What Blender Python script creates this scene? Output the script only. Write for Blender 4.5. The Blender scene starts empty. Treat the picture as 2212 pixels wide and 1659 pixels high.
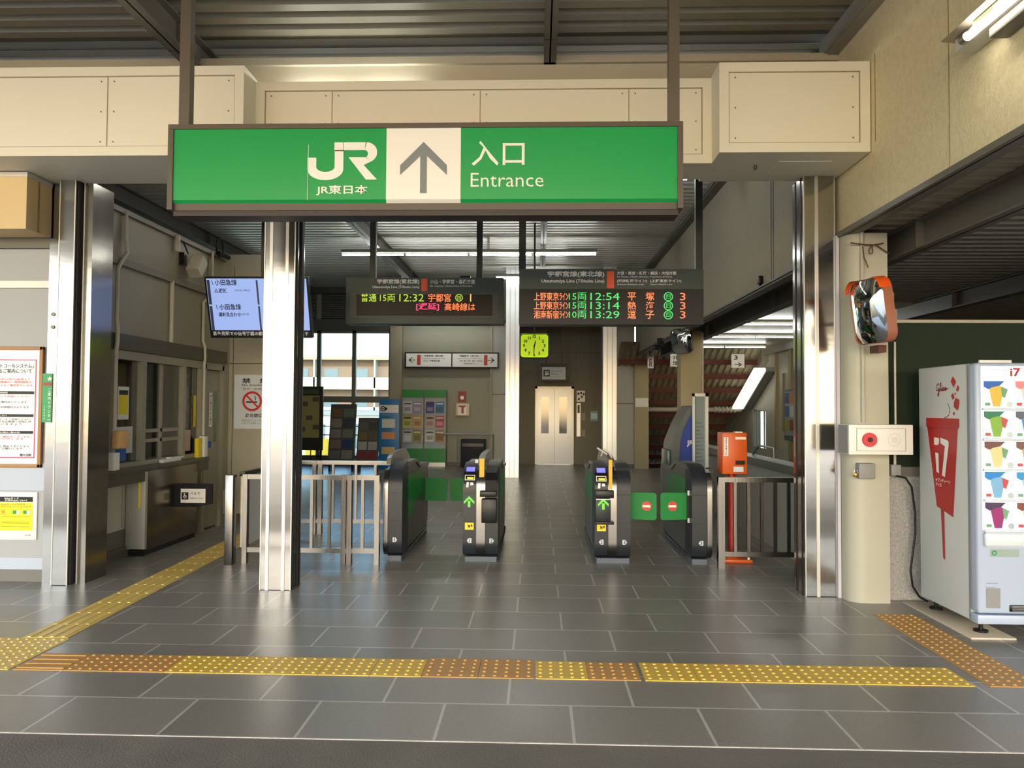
import bpy, bmesh, math, random
from mathutils import Vector, Matrix
random.seed(7)
R = math.radians
SC = bpy.context.scene
COL = SC.collection

# ------------------------------------------------------------------ camera
CAM_POS = Vector((0, 0, 1.5))
FOCAL_PX = 1662.0
yaw, pitch, roll = R(1.9), R(1.74), R(.33)
fwd = Vector((-math.sin(yaw)*math.cos(pitch), math.cos(yaw)*math.cos(pitch), math.sin(pitch)))
r0 = Vector((math.cos(yaw), math.sin(yaw), 0)); u0 = r0.cross(fwd)
rgt = r0*math.cos(roll)+u0*math.sin(roll); upv = rgt.cross(fwd)
cd = bpy.data.cameras.new('camera'); cam = bpy.data.objects.new('camera', cd); COL.objects.link(cam)
cam.matrix_world = Matrix(((rgt.x, upv.x, -fwd.x, CAM_POS.x), (rgt.y, upv.y, -fwd.y, CAM_POS.y), (rgt.z, upv.z, -fwd.z, CAM_POS.z), (0, 0, 0, 1)))
cd.sensor_fit = 'HORIZONTAL'; cd.sensor_width = 36; cd.lens = FOCAL_PX/2212*36
cd.clip_start = .05; cd.clip_end = 400
SC.camera = cam

# ------------------------------------------------------------------ sky, sun, exposure
SUN_EL, SUN_AZ = 27, 6
wd = bpy.data.worlds.new('sky'); SC.world = wd; wd.use_nodes = True
nt = wd.node_tree; nt.nodes.clear()
sk = nt.nodes.new('ShaderNodeTexSky'); sk.sky_type = 'NISHITA'; sk.sun_disc = False
sk.sun_elevation = R(SUN_EL); sk.sun_rotation = R(180+SUN_AZ); sk.air_density = 1.0; sk.dust_density = 1.2; sk.ozone_density = 1.0
bg = nt.nodes.new('ShaderNodeBackground'); bg.inputs['Strength'].default_value = SKY_STR = .40
ow = nt.nodes.new('ShaderNodeOutputWorld')
nt.links.new(sk.outputs[0], bg.inputs[0]); nt.links.new(bg.outputs[0], ow.inputs[0])
sd = bpy.data.lights.new('sun', 'SUN'); sd.energy = 2.5; sd.angle = R(.6); sd.color = (1, .96, .90)
sun = bpy.data.objects.new('sun', sd); COL.objects.link(sun); sun.rotation_euler = (R(90-SUN_EL), 0, R(SUN_AZ))
vs = SC.view_settings
vs.view_transform = 'Standard'; vs.look = 'None'; vs.gamma = 1; vs.use_curve_mapping = False
vs.exposure = EXPOSURE = .84
cy = SC.cycles
cy.use_denoising = True; cy.max_bounces = 10; cy.diffuse_bounces = 6; cy.glossy_bounces = 5; cy.transparent_max_bounces = 12; cy.transmission_bounces = 4
cy.sample_clamp_indirect = 3; cy.blur_glossy = 1; cy.caustics_reflective = False; cy.caustics_refractive = False
WALL_TUBE = 20.0
TUBE = 24.0          # emission of the fluorescent tubes

# ------------------------------------------------------------------ materials
def lin(c):
    return tuple(((v/255+.055)/1.055)**2.4 if v > 10 else v/255/12.92 for v in c)
_m = {}
def mat(name, rgb, rough=.5, metal=0., spec=.5, emit=None, noise=None, bump=None, coat=0.):
    """rgb 0-255; noise=(scale, amount) mottles the colour; bump=(scale(3), strength)"""
    if name in _m: return _m[name]
    m = bpy.data.materials.new(name); m.use_nodes = True; t = m.node_tree; b = t.nodes['Principled BSDF']
    c = lin(rgb)
    b.inputs['Base Color'].default_value = (*c, 1); b.inputs['Roughness'].default_value = rough
    b.inputs['Metallic'].default_value = metal; b.inputs['Specular IOR Level'].default_value = spec
    b.inputs['Coat Weight'].default_value = coat
    if emit:
        b.inputs['Emission Color'].default_value = (*lin(emit[0]), 1); b.inputs['Emission Strength'].default_value = emit[1]
    if noise or bump:
        tc = t.nodes.new('ShaderNodeTexCoord')
    if noise:
        n = t.nodes.new('ShaderNodeTexNoise'); n.inputs['Scale'].default_value = noise[0]; n.inputs['Detail'].default_value = 6
        t.links.new(tc.outputs['Object'], n.inputs['Vector'])
        mx = t.nodes.new('ShaderNodeMix'); mx.data_type = 'RGBA'
        k = noise[1]
        mx.inputs[6].default_value = (*[v*(1-k) for v in c], 1); mx.inputs[7].default_value = (*[min(1, v*(1+k)) for v in c], 1)
        t.links.new(n.outputs['Fac'], mx.inputs[0]); t.links.new(mx.outputs[2], b.inputs['Base Color'])
    if bump:
        mp = t.nodes.new('ShaderNodeMapping'); mp.inputs['Scale'].default_value = bump[0]
        t.links.new(tc.outputs['Object'], mp.inputs['Vector'])
        n2 = t.nodes.new('ShaderNodeTexNoise'); n2.inputs['Scale'].default_value = 1; n2.inputs['Detail'].default_value = 3
        t.links.new(mp.outputs[0], n2.inputs['Vector'])
        bp = t.nodes.new('ShaderNodeBump'); bp.inputs['Strength'].default_value = bump[1]; bp.inputs['Distance'].default_value = .01
        t.links.new(n2.outputs['Fac'], bp.inputs['Height']); t.links.new(bp.outputs[0], b.inputs['Normal'])
    _m[name] = m
    return m
def glass_mat(name, tint=(228, 244, 247), refl=.12, k=.7):
    m = bpy.data.materials.new(name); m.use_nodes = True; t = m.node_tree; t.nodes.clear()
    o = t.nodes.new('ShaderNodeOutputMaterial'); mx = t.nodes.new('ShaderNodeMixShader'); tr = t.nodes.new('ShaderNodeBsdfTransparent')
    gl = t.nodes.new('ShaderNodeBsdfGlossy'); gl.inputs['Roughness'].default_value = .02
    lw = t.nodes.new('ShaderNodeLayerWeight'); lw.inputs['Blend'].default_value = .35
    ml = t.nodes.new('ShaderNodeMath'); ml.operation = 'MULTIPLY_ADD'; ml.inputs[1].default_value = k; ml.inputs[2].default_value = refl*.4
    t.links.new(lw.outputs['Fresnel'], ml.inputs[0]); t.links.new(ml.outputs[0], mx.inputs[0])
    tr.inputs[0].default_value = (*lin(tint), 1)
    t.links.new(tr.outputs[0], mx.inputs[1]); t.links.new(gl.outputs[0], mx.inputs[2]); t.links.new(mx.outputs[0], o.inputs[0])
    return m
def flat(rgb, rough=.55): return mat('print_%d_%d_%d' % rgb, rgb, rough)
def glow(rgb, s): return mat('glow_%d_%d_%d_%g' % (*rgb, s), (20, 20, 20), .5, emit=(rgb, s))

WHITE = (238, 238, 234); BLACK = (26, 27, 28)
m_beige_panel = mat('cream_painted_panel', (236, 232, 216), .5, bump=((3, 3, 3), .05))
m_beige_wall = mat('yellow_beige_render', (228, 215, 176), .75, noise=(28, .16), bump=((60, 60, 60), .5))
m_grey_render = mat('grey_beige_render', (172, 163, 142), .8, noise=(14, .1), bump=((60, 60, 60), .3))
m_deck_shaded = mat('deck_metal_shaded', (134, 127, 110), .38, .0, noise=(1.2, .08))  # front deck: its shade is put into a darker base colour
m_beam = mat('dark_grey_beam_paint', (104, 100, 92), .5)
m_gutter = mat('grey_gutter_paint', (150, 146, 136), .45)
m_brown = mat('brown_sign_frame', (86, 74, 66), .45)
m_green = mat('green_sign_film', (8, 158, 78), .28, coat=.3)
m_green2 = mat('green_panel', (20, 140, 58), .4)
m_white = mat('white_plastic', (232, 231, 226), .4)
m_signwhite = mat('white_sign_film', (244, 240, 234), .35)
m_steel = mat('polished_steel', (168, 166, 162), .13, 1., bump=((1.2, 1.2, 5), .10))
m_steel2 = mat('brushed_steel', (118, 117, 116), .26, 1., bump=((90, 90, 2), .10))
m_steelstrip = mat('satin_steel_strip', (182, 181, 178), .4, 1.)
m_dark = mat('black_shadow_gap', (22, 22, 22), .6)
m_charcoal = mat('charcoal_board_case', (84, 92, 90), .5, spec=.25)
m_charcoal2 = mat('charcoal_board_face', (46, 46, 50), .5, spec=.2)
m_gatedark = mat('dark_gate_shell', (36, 40, 47), .42, spec=.35)
m_gateside = mat('gate_side_metal', (104, 100, 94), .36, .7, bump=((2, 60, 60), .06))
m_gatebase = mat('blue_grey_plinth', (82, 90, 104), .5)
m_black = mat('black_plastic', (18, 19, 21), .35, spec=.3)
m_cream = mat('cream_column_paint', (180, 177, 160), .45, noise=(5, .05), bump=((30, 30, 30), .08))
m_wallgrey = mat('grey_beige_wall_panel', (146, 144, 126), .5)
m_walllight = mat('light_wall_panel', (176, 175, 166), .5)
m_taupe = mat('taupe_wall_panel', (116, 108, 88), .55)
m_office = mat('office_wall_panel', (152, 143, 120), .5)
m_officelow = mat('pale_office_panel', (188, 183, 168), .5)
m_brownband = mat('dark_bronze_band', (92, 88, 76), .4, .4)
m_frame = mat('aluminium_frame', (160, 154, 138), .4, .3)
m_grey = mat('mid_grey', (140, 140, 138), .5)
m_orange = mat('orange_paint', (216, 92, 26), .4)
m_red = mat('red_film', (178, 12, 22), .4)
m_vm = mat('vending_white_paint', (178, 190, 212), .3)
m_pebble = mat('pebble_dash', (170, 168, 164), .8, noise=(55, .55), bump=((50, 50, 50), 1.))
m_darkgreen = mat('dark_green_board', (16, 34, 14), .8, noise=(4, .15))
m_redbrown = mat('red_brown_purlin', (104, 46, 32), .6)
m_wood = mat('blond_wood_panel', (216, 190, 140), .5, noise=(6, .06))
m_woodframe = mat('wood_frame', (168, 122, 74), .5)
m_glass = glass_mat('window_glass')
m_glasslow = glass_mat('stair_window_glass', (236, 246, 248), .05, .15)
m_glassdark = glass_mat('office_glass', (150, 165, 162), .2)
m_mirror = mat('mirror_glass', (225, 228, 228), .03, 1.)
m_yellow = mat('yellow_print', (238, 214, 30), .5)
m_tube = mat('lit_tube', (255, 255, 250), .4, emit=((250, 252, 246), TUBE))

# floor tiles: running bond slabs with pale joints
def tile_mat():
    m = bpy.data.materials.new('grey_stone_tiles'); m.use_nodes = True; t = m.node_tree; b = t.nodes['Principled BSDF']
    N = t.nodes.new; L = t.links.new
    tc = N('ShaderNodeTexCoord'); mp = N('ShaderNodeMapping'); mp.inputs['Location'].default_value = (-.49+.633*10, -3.49+.44*20, 0)
    L(tc.outputs['Object'], mp.inputs[0])
    br = N('ShaderNodeTexBrick'); br.offset = .5; br.offset_frequency = 2; br.squash = 1
    br.inputs['Scale'].default_value = 1; br.inputs['Mortar Size'].default_value = .0075; br.inputs['Mortar Smooth'].default_value = .1
    br.inputs['Brick Width'].default_value = .633; br.inputs['Row Height'].default_value = .44; br.inputs['Bias'].default_value = 0
    br.inputs['Color1'].default_value = (.215, .203, .178, 1); br.inputs['Color2'].default_value = (.262, .248, .218, 1)
    br.inputs['Mortar'].default_value = (.50, .485, .45, 1)
    L(mp.outputs[0], br.inputs[0])
    n = N('ShaderNodeTexNoise'); n.inputs['Scale'].default_value = 70; n.inputs['Detail'].default_value = 2; L(tc.outputs['Object'], n.inputs[0])
    n3 = N('ShaderNodeTexNoise'); n3.inputs['Scale'].default_value = 2.2; n3.inputs['Detail'].default_value = 5; L(tc.outputs['Object'], n3.inputs[0])
    mx = N('ShaderNodeMix'); mx.data_type = 'RGBA'; mx.blend_type = 'MULTIPLY'; mx.inputs[0].default_value = .7
    cr = N('ShaderNodeValToRGB'); cr.color_ramp.elements[0].color = (.78, .78, .78, 1); cr.color_ramp.elements[1].color = (1.22, 1.22, 1.22, 1)
    cr.color_ramp.elements[0].position = .3; cr.color_ramp.elements[1].position = .7
    ad = N('ShaderNodeMath'); ad.operation = 'ADD'; L(n.outputs['Fac'], ad.inputs[0])
    n3s = N('ShaderNodeMath'); n3s.operation = 'MULTIPLY_ADD'; n3s.inputs[1].default_value = .0; n3s.inputs[2].default_value = .41; L(n3.outputs['Fac'], n3s.inputs[0]); L(n3s.outputs[0], ad.inputs[1])
    hf = N('ShaderNodeMath'); hf.operation = 'MULTIPLY'; hf.inputs[1].default_value = .55; L(ad.outputs[0], hf.inputs[0]); L(hf.outputs[0], cr.inputs[0])
    L(br.outputs['Color'], mx.inputs[6]); L(cr.outputs[0], mx.inputs[7]); L(mx.outputs[2], b.inputs['Base Color'])
    rr = N('ShaderNodeMapRange'); rr.inputs[1].default_value = .3; rr.inputs[2].default_value = .7; rr.inputs[3].default_value = .284; rr.inputs[4].default_value = .34
    L(n3.outputs['Fac'], rr.inputs[0]); L(rr.outputs[0], b.inputs['Roughness'])
    bp = N('ShaderNodeBump'); bp.inputs['Strength'].default_value = .12; bp.inputs['Distance'].default_value = .004
    sb = N('ShaderNodeMath'); sb.operation = 'SUBTRACT'; pass
    sb.operation = 'MULTIPLY'; sb.inputs[0].default_value = -1; L(br.outputs['Fac'], sb.inputs[1]); L(sb.outputs[0], bp.inputs['Height']); L(bp.outputs[0], b.inputs['Normal'])
    b.inputs['Specular IOR Level'].default_value = .55
    return m
m_tile = tile_mat()
m_asphalt = mat('asphalt', (116, 110, 103), .75, noise=(3, .3), bump=((120, 120, 120), .5))
m_plaza = mat('sunlit_paving', (178, 175, 168), .8, noise=(1.5, .15))

# ------------------------------------------------------------------ mesh helpers
class MB:
    def __init__(s): s.bm = bmesh.new()
    def _new(s, n0): return s.bm.verts[:][n0:]
    def box(s, x0, x1, y0, y1, z0, z1, bev=0., seg=2):
        v = [s.bm.verts.new((x, y, z)) for x in (x0, x1) for y in (y0, y1) for z in (z0, z1)]
        fs = [s.bm.faces.new([v[i] for i in q]) for q in ((0, 1, 3, 2), (4, 6, 7, 5), (0, 4, 5, 1), (2, 3, 7, 6), (0, 2, 6, 4), (1, 5, 7, 3))]
        if bev > 0:
            es = list({e for f in fs for e in f.edges})
            bmesh.ops.bevel(s.bm, geom=es, offset=bev, segments=seg, affect='EDGES', profile=.5)
        return s
    def quad(s, *p):
        s.bm.faces.new([s.bm.verts.new(q) for q in p]); return s
    def prism(s, pts, ax, a, b, bev=0.):
        def P(p, t): return {'x': (t, p[0], p[1]), 'y': (p[0], t, p[1]), 'z': (p[0], p[1], t)}[ax]
        A = [s.bm.verts.new(P(p, a)) for p in pts]; B = [s.bm.verts.new(P(p, b)) for p in pts]; n = len(pts)
        fs = [s.bm.faces.new(A[::-1]), s.bm.faces.new(B)]
        for i in range(n): fs.append(s.bm.faces.new((A[i], A[(i+1) % n], B[(i+1) % n], B[i])))
        bmesh.ops.recalc_face_normals(s.bm, faces=fs)
        if bev > 0:
            es = list({e for f in fs[:2] for e in f.edges}); bmesh.ops.bevel(s.bm, geom=es, offset=bev, segments=2, affect='EDGES')
        return s
    def cyl(s, p0, p1, r, r2=None, seg=20): return s.tube([p0, p1], r, seg, r2)
    def tube(s, pts, r, seg=10, r2=None):
        pts = [Vector(p) for p in pts]; rings = []; n = len(pts); prev = None
        for i, p in enumerate(pts):
            d = (pts[min(i+1, n-1)]-pts[max(i-1, 0)]).normalized()
            if prev is None:
                a = d.cross(Vector((0, 0, 1)));
                if a.length < 1e-3: a = d.cross(Vector((0, 1, 0)))
            else: a = prev-d*prev.dot(d)
            a.normalize(); prev = a; bb = d.cross(a); rr = r if r2 is None else r+(r2-r)*i/(n-1)
            rings.append([s.bm.verts.new(p+(a*math.cos(2*math.pi*k/seg)+bb*math.sin(2*math.pi*k/seg))*rr) for k in range(seg)])
        for q, w in zip(rings, rings[1:]):
            for k in range(seg): s.bm.faces.new((q[k], q[(k+1) % seg], w[(k+1) % seg], w[k]))
        s.bm.faces.new(rings[0][::-1]); s.bm.faces.new(rings[-1]); return s
    def disc(s, c, r, pl, seg=28, r_in=0):
        """flat disc/ring in a plane map pl(u,v)->xyz"""
        o = [s.bm.verts.new(pl(c[0]+r*math.cos(2*math.pi*k/seg), c[1]+r*math.sin(2*math.pi*k/seg))) for k in range(seg)]
        if r_in:
            i_ = [s.bm.verts.new(pl(c[0]+r_in*math.cos(2*math.pi*k/seg), c[1]+r_in*math.sin(2*math.pi*k/seg))) for k in range(seg)]
            for k in range(seg): s.bm.faces.new((o[k], o[(k+1) % seg], i_[(k+1) % seg], i_[k]))
        else: s.bm.faces.new(o)
        return s
    def poly(s, pts, pl): s.bm.faces.new([s.bm.verts.new(pl(*p)) for p in pts]); return s
    def rect(s, u0, u1, v0, v1, pl): return s.poly([(u0, v0), (u1, v0), (u1, v1), (u0, v1)], pl)
    def sphere(s, c, r, seg=14, sc=(1, 1, 1)):
        n0 = len(s.bm.verts)
        q = bmesh.ops.create_uvsphere(s.bm, u_segments=seg, v_segments=max(6, seg//2), radius=r)
        for v in q['verts']: v.co = Vector((v.co.x*sc[0], v.co.y*sc[1], v.co.z*sc[2]))+Vector(c)
        return s
    def text(s, body, u, v, pl, w=None, h=None, align='l', bold=0., spacing=1.):
        """flat lettering; h = height of the text's own box, w = its width (both given: stretched to fit); v = its bottom"""
        vs, fs = glyphs(body, bold, spacing)
        if not vs: return s
        x0 = min(p[0] for p in vs); x1 = max(p[0] for p in vs); y0 = min(p[1] for p in vs); y1 = max(p[1] for p in vs)
        if w and h: sx, sy = w/(x1-x0), h/(y1-y0)
        elif w: sx = sy = w/(x1-x0)
        else: sx = sy = h/(y1-y0)
        off = {'l': 0, 'c': -(x1-x0)*sx/2, 'r': -(x1-x0)*sx}[align]
        nv = [s.bm.verts.new(pl(u+off+(p[0]-x0)*sx, v+(p[1]-y0)*sy)) for p in vs]
        for f in fs:
            try: s.bm.faces.new([nv[i] for i in f])
            except ValueError: pass
        return s
_g = {}
def glyphs(body, bold, spacing):
    k = (body, bold, spacing)
    if k in _g: return _g[k]
    cu = bpy.data.curves.new('glyph', 'FONT'); cu.body = body; cu.resolution_u = 2; cu.offset = bold; cu.space_character = spacing; cu.space_line = 1.15
    o = bpy.data.objects.new('glyph', cu); COL.objects.link(o)
    me = bpy.data.meshes.new_from_object(o.evaluated_get(bpy.context.evaluated_depsgraph_get()))
    r = ([tuple(v.co[:2]) for v in me.vertices], [tuple(p.vertices) for p in me.polygons])
    bpy.data.objects.remove(o); bpy.data.curves.remove(cu); bpy.data.meshes.remove(me)
    _g[k] = r
    return r
# plane maps: front = facing the camera (-Y); east = facing +X; west = facing -X; up = facing +Z
def front(y): return lambda u, v: (u, y, v)
def east(x): return lambda u, v: (x, u, v)
def west(x): return lambda u, v: (x, -u, v)
def upward(z): return lambda u, v: (u, v, z)

_w = {}
def thing(name, label, cat, loc=(0, 0, 0), group=None, rotz=0, local=False, kind=None):
    o = bpy.data.objects.new(name, None); COL.objects.link(o); o.empty_display_size = .1
    o.location = loc; o.rotation_euler[2] = rotz
    o['label'] = label; o['category'] = cat
    if group: o['group'] = group
    if kind: o['kind'] = kind
    _w[o.name] = Vector((0, 0, 0)) if local else Vector(loc)
    return o
def part(name, mb, m, parent, label=None, smooth=True):
    me = bpy.data.meshes.new(name); bm = mb.bm
    sh = _w[parent.name] if parent else Vector((0, 0, 0))
    if sh.length: bmesh.ops.translate(bm, verts=bm.verts[:], vec=-sh)
    bm.to_mesh(me); bm.free(); me.materials.append(m)
    if smooth:
        me.polygons.foreach_set('use_smooth', [True]*len(me.polygons)); me.set_sharp_from_angle(angle=R(32))
    o = bpy.data.objects.new(name, me); COL.objects.link(o)
    if parent: o.parent = parent; _w[o.name] = sh
    if label: o['label'] = label
    return o
def solo(name, mb, m, label, cat, group=None, kind=None):
    """a thing that is one mesh; its origin goes to the middle of its bottom"""
    xs = [v.co for v in mb.bm.verts]
    c = Vector(((min(p.x for p in xs)+max(p.x for p in xs))/2, (min(p.y for p in xs)+max(p.y for p in xs))/2, min(p.z for p in xs)))
    bmesh.ops.translate(mb.bm, verts=mb.bm.verts[:], vec=-c)
    o = part(name, mb, m, None); o.location = c; _w[o.name] = c
    if label: o['label'] = label
    if cat: o['category'] = cat
    if group: o['group'] = group
    if kind: o['kind'] = kind
    return o
def struct(name, mb, m, parent=None):
    o = part(name, mb, m, parent)
    if not parent: o['kind'] = 'structure'
    _w[o.name] = Vector((0, 0, 0))
    return o
def dup(root, loc, label=None, group=None):
    r = root.copy(); COL.objects.link(r); r.location = loc
    if label: r['label'] = label
    if group: r['group'] = group
    for ch in list(root.children):
        c = ch.copy(); COL.objects.link(c); c.parent = r
        for g in list(ch.children):
            d = g.copy(); COL.objects.link(d); d.parent = c
    return r
# ================================================================== ground and floor
b = MB(); b.box(-9, 2.75, 3.49, 20.5, -.12, 0); b.box(2.75, 10, 3.49, 19.4, -.12, 0); b.box(5.5, 10, 19.4, 20.5, -.12, 0)
struct('floor', b, m_tile)
b = MB(); b.box(-60, 60, 2.2, 3.49, -.14, -.004); o = struct('floor_asphalt', b, m_asphalt)
b = MB(); b.box(-60, 60, -70, 2.2, -.16, -.006); struct('floor_plaza', b, m_plaza)
b = MB(); b.box(-90, 60, 21.5, 150, -6.3, -6); struct('floor_street', b, m_plaza)

# ================================================================== roof decks (profiled sheet, ribs along X)
def deck(mb, x0, x1, y0, y1, z, pitch, depth):
    n = int((y1-y0)/pitch); pts = []
    for i in range(n):
        y = y0+i*pitch
        pts += [(y, z), (y+pitch*.52, z), (y+pitch*.62, z+depth), (y+pitch*.9, z+depth)]
    lo = [mb.bm.verts.new((x0, p[0], p[1])) for p in pts]; hi = [mb.bm.verts.new((x1, p[0], p[1])) for p in pts]
    for i in range(len(pts)-1): mb.bm.faces.new((lo[i], lo[i+1], hi[i+1], hi[i]))
    mb.box(x0, x1, y0, y1, z+depth+.02, z+depth+.06)
b = MB(); deck(b, -10.5, 2.45, -6.5, 6.37, 4.53, .19, .06); struct('ceiling', b, m_deck_shaded)
b = MB(); deck(b, -10.5, 2.45, 6.37, 20.5, 4.53, .19, .06); struct('ceiling_inner', b, mat('deck_metal_lit', (206, 203, 194), .35, noise=(1.2, .06)))  # same sheet as the front deck, coloured paler to look better lit
b = MB(); deck(b, 2.53, 10, -6.5, 18.5, 2.95, .17, .05); struct('ceiling_low', b, mat('low_deck_brown', (150, 140, 122), .5))
b = MB(); b.box(2.6, 2.72, 6.5, 18.5, 3.03, 3.1); struct('ceiling_stair_edge', b, m_wallgrey)
b = MB(); b.box(3.02, 5.5, 10.5, 18.5, 2.925, 2.945); struct('ceiling_stair', b, mat('smooth_cream_ceiling', (196, 186, 156), .4))

# ================================================================== walls
# beige rendered wall on the right, above the low bay
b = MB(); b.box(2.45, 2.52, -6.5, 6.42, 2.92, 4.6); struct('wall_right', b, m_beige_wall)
b = MB(); b.box(2.44, 2.53, -6.5, 6.42, 2.885, 2.92); b.box(2.41, 2.45, 3.0, 6.42, 2.885, 2.925); struct('trim_1', b, m_beam)
b = MB(); b.box(2.36, 2.45, -6.5, 6.4, 4.40, 4.47); b.box(2.33, 2.36, -6.5, 6.4, 4.41, 4.53); struct('trim_2', b, m_gutter)
b = MB()
for y in (1.2, 4.62): b.box(2.447, 2.45, y, y+.006, 2.95, 4.4)
b.box(2.447, 2.45, 5.62, 5.628, 3.45, 4.1)
struct('trim_3', b, mat('wall_joint', (150, 132, 92), .8))
# grey rendered wall on the right inside
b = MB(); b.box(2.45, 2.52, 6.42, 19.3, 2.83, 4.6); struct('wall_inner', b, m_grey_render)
b = MB(); b.box(2.42, 2.53, 6.45, 19.3, 2.79, 2.83); b.box(2.40, 2.45, 6.45, 19.3, 2.81, 2.83)
for y in (8.05, 8.12): b.box(2.444, 2.45, y, y+.012, 2.83, 4.5)
struct('trim_4', b, m_beam)
b = MB(); b.box(2.33, 2.45, 6.5, 19.3, 4.45, 4.53); b.box(2.31, 2.33, 6.5, 19.3, 4.47, 4.53); struct('trim_5', b, m_beam)
# pale plank under the deck behind the cream boxes, with the dark slot
b = MB(); b.box(-12, 2.45, 6.34, 6.40, 4.14, 4.42); b.box(-12, 2.45, 6.30, 6.34, 4.36, 4.42); struct('trim_6', b, mat('pale_plank', (196, 188, 166), .5))
# office (left)
b = MB()
W = -3.98
b.box(W-.15, W, 6.42, 9.62, 2.18, 3.34)                # above the windows
b.box(W-.15, W, 6.42, 9.62, 2.02, 2.18)
b.box(W-3.6, W, 9.62, 9.8, 2.02, 3.34); b.box(W-3.6, W-.02, 6.42, 9.8, 3.34, 3.40)
struct('wall_left', b, m_office)
b = MB(); b.box(W-.15, W, 6.42, 6.98, .90, 2.02); struct('wall_left_corner', b, m_office)
b = MB(); b.box(W-.15, W, 9.02, 9.10, 0, 2.02); b.box(W-.15, W, 9.58, 9.85, 0, 2.02); struct('wall_left_end', b, m_office)
b = MB(); b.box(W-.14, W-.12, 6.42, 9.02, .0, .86); struct('wall_left_low', b, m_officelow)
b = MB()
b.box(W-3.6, W-.14, 9.8, 9.88, 0, 3.38); b.box(W-.14, -3.16, 9.80, 9.95, 0, 3.46)
struct('wall_recess', b, mat('recess_panel', (170, 164, 146), .5))
b = MB()
for x in (-3.93, ): b.box(x, x+.006, 9.795, 9.8, 0, 3.3)
b.box(W, -3.16, 9.795, 9.8, 2.04, 2.05); b.box(W, -3.16, 9.78, 9.8, 0, .12)
struct('trim_7', b, m_brownband)
b = MB(); b.box(W, W+.035, 6.45, 9.6, 2.83, 2.9); b.box(W-.02, W+.03, 6.42, 9.62, 3.33, 3.37); struct('trim_8', b, mat('office_trim', (128, 120, 102), .5))
b = MB(); b.box(W, W+.03, 6.45, 9.66, 2.03, 2.18); struct('trim_9', b, m_brownband)
b = MB(); b.box(W-.12, W-.09, 6.45, 9.0, .0, .1); b.box(W-.12, W-.108, 6.45, 9.0, .1, .27); struct('baseboard_left', b, mat('bronze_skirting', (110, 106, 96), .35, .5))
b = MB()
for y in (7.0, 7.5, 8.15): b.box(W-.121, W-.116, y, y+.008, .29, .80)
struct('trim_10', b, m_frame)
# office interior
b = MB(); b.box(-6.4, -6.3, 6.42, 9.8, 0, 3.3); struct('wall_office_back', b, mat('office_inside', (150, 156, 154), .7))
b = MB(); b.box(-6.4, -4.13, 6.42, 9.8, 2.5, 2.56); struct('ceiling_office', b, m_white)
# left front wall with the posters (parallel to the concourse front)
b = MB(); b.box(-7.5, -4.14, 6.45, 6.6, .0, 3.36); struct('wall_front', b, mat('white_grey_panel', (162, 165, 168), .5))
b = MB(); b.box(-7.5, -4.16, 6.44, 6.45, .77, 1.0); b.box(-7.5, -4.16, 6.44, 6.45, .1, .20); struct('trim_11', b, mat('blue_grey_strip', (176, 186, 202), .4))
b = MB(); b.box(-7.5, -4.16, 6.43, 6.45, 0, .1); struct('baseboard_front', b, mat('grey_skirting', (112, 110, 104), .6))
b = MB(); b.box(-7.5, -4.16, 6.41, 6.46, 2.84, 2.93); struct('trim_12', b, m_beam)
# back wall, elevator recess
b = MB()
b.box(-3.45, -1.17, 19.6, 19.75, 0, 4.55)
struct('wall_back', b, m_wallgrey)
b = MB(); b.box(-1.17, -.74, 19.5, 19.75, 0, 4.55); b.box(1.76, 2.42, 19.3, 19.5, 0, 4.55); struct('wall_back_light', b, m_walllight)
b = MB(); b.box(-3.76, -3.45, 19.45, 19.75, 0, 4.55); b.box(-1.2, -1.15, 19.46, 19.6, 0, 3.6); struct('trim_13', b, mat('beige_post', (160, 150, 126), .5))
b = MB(); b.box(-.76, -.70, 19.5, 20.5, 0, 4.55); b.box(1.74, 1.80, 19.5, 20.5, 0, 4.55); b.box(-.76, 1.8, 20.44, 20.6, 0, 4.55); struct('wall_elevator', b, m_taupe)
b = MB()
for x in (.0, 1.02, 1.4): b.box(x, x+.008, 20.435, 20.44, 2.1, 4.5)
b.box(-.7, 1.74, 20.43, 20.44, 2.95, 2.965)
for z in (1.82, ): b.box(-1.17, -.74, 19.494, 19.5, z, z+.02)
b.box(1.76, 2.42, 19.294, 19.3, 1.6, 1.62)
struct('trim_14', b, mat('panel_joint', (92, 86, 70), .6))
b = MB(); b.box(-3.8, 2.45, 18.6, 19.3, 3.62, 4.53); struct('ceiling_bulkhead', b, mat('bulkhead_panel', (134, 126, 102), .5))
b = MB(); b.box(-3.45, -1.17, 19.57, 19.6, 0, .1); b.box(-1.17, -.74, 19.47, 19.5, 0, .1); b.box(1.8, 2.42, 19.28, 19.3, 0, .1); struct('baseboard_back', b, m_beam)
# window wall at the back left
b = MB(); b.box(-8, -3.76, 19.55, 19.75, 0, .18); b.box(-8, -3.76, 19.5, 19.75, 3.45, 3.74); b.box(-8, -3.76, 19.3, 19.75, 4.38, 4.56); struct('wall_window', b, mat('window_header', (98, 96, 88), .5))
b = MB(); b.box(-8.15, -8, 9.8, 19.75, 0, 4.55); b.box(-8.15, -7.6, 6.6, 9.8, 0, 4.55); struct('wall_far_left', b, m_wallgrey)
b = MB()
for i in range(13):
    z = 3.77+i*.048
    b.box(-8, -3.76, 19.55, 19.61, z, z+.012); b.quad((-8, 19.55, z+.012), (-3.76, 19.55, z+.012), (-3.76, 19.61, z+.034), (-8, 19.61, z+.034))
for x in (-5.62, -4.71): b.box(x-.06, x+.06, 19.52, 19.56, 3.74, 4.4)
b2 = MB(); b2.box(-8, -3.76, 19.66, 19.7, 3.74, 4.4); struct('wall_louvre_back', b2, mat('louvre_dark', (60, 60, 58), .6))
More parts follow.
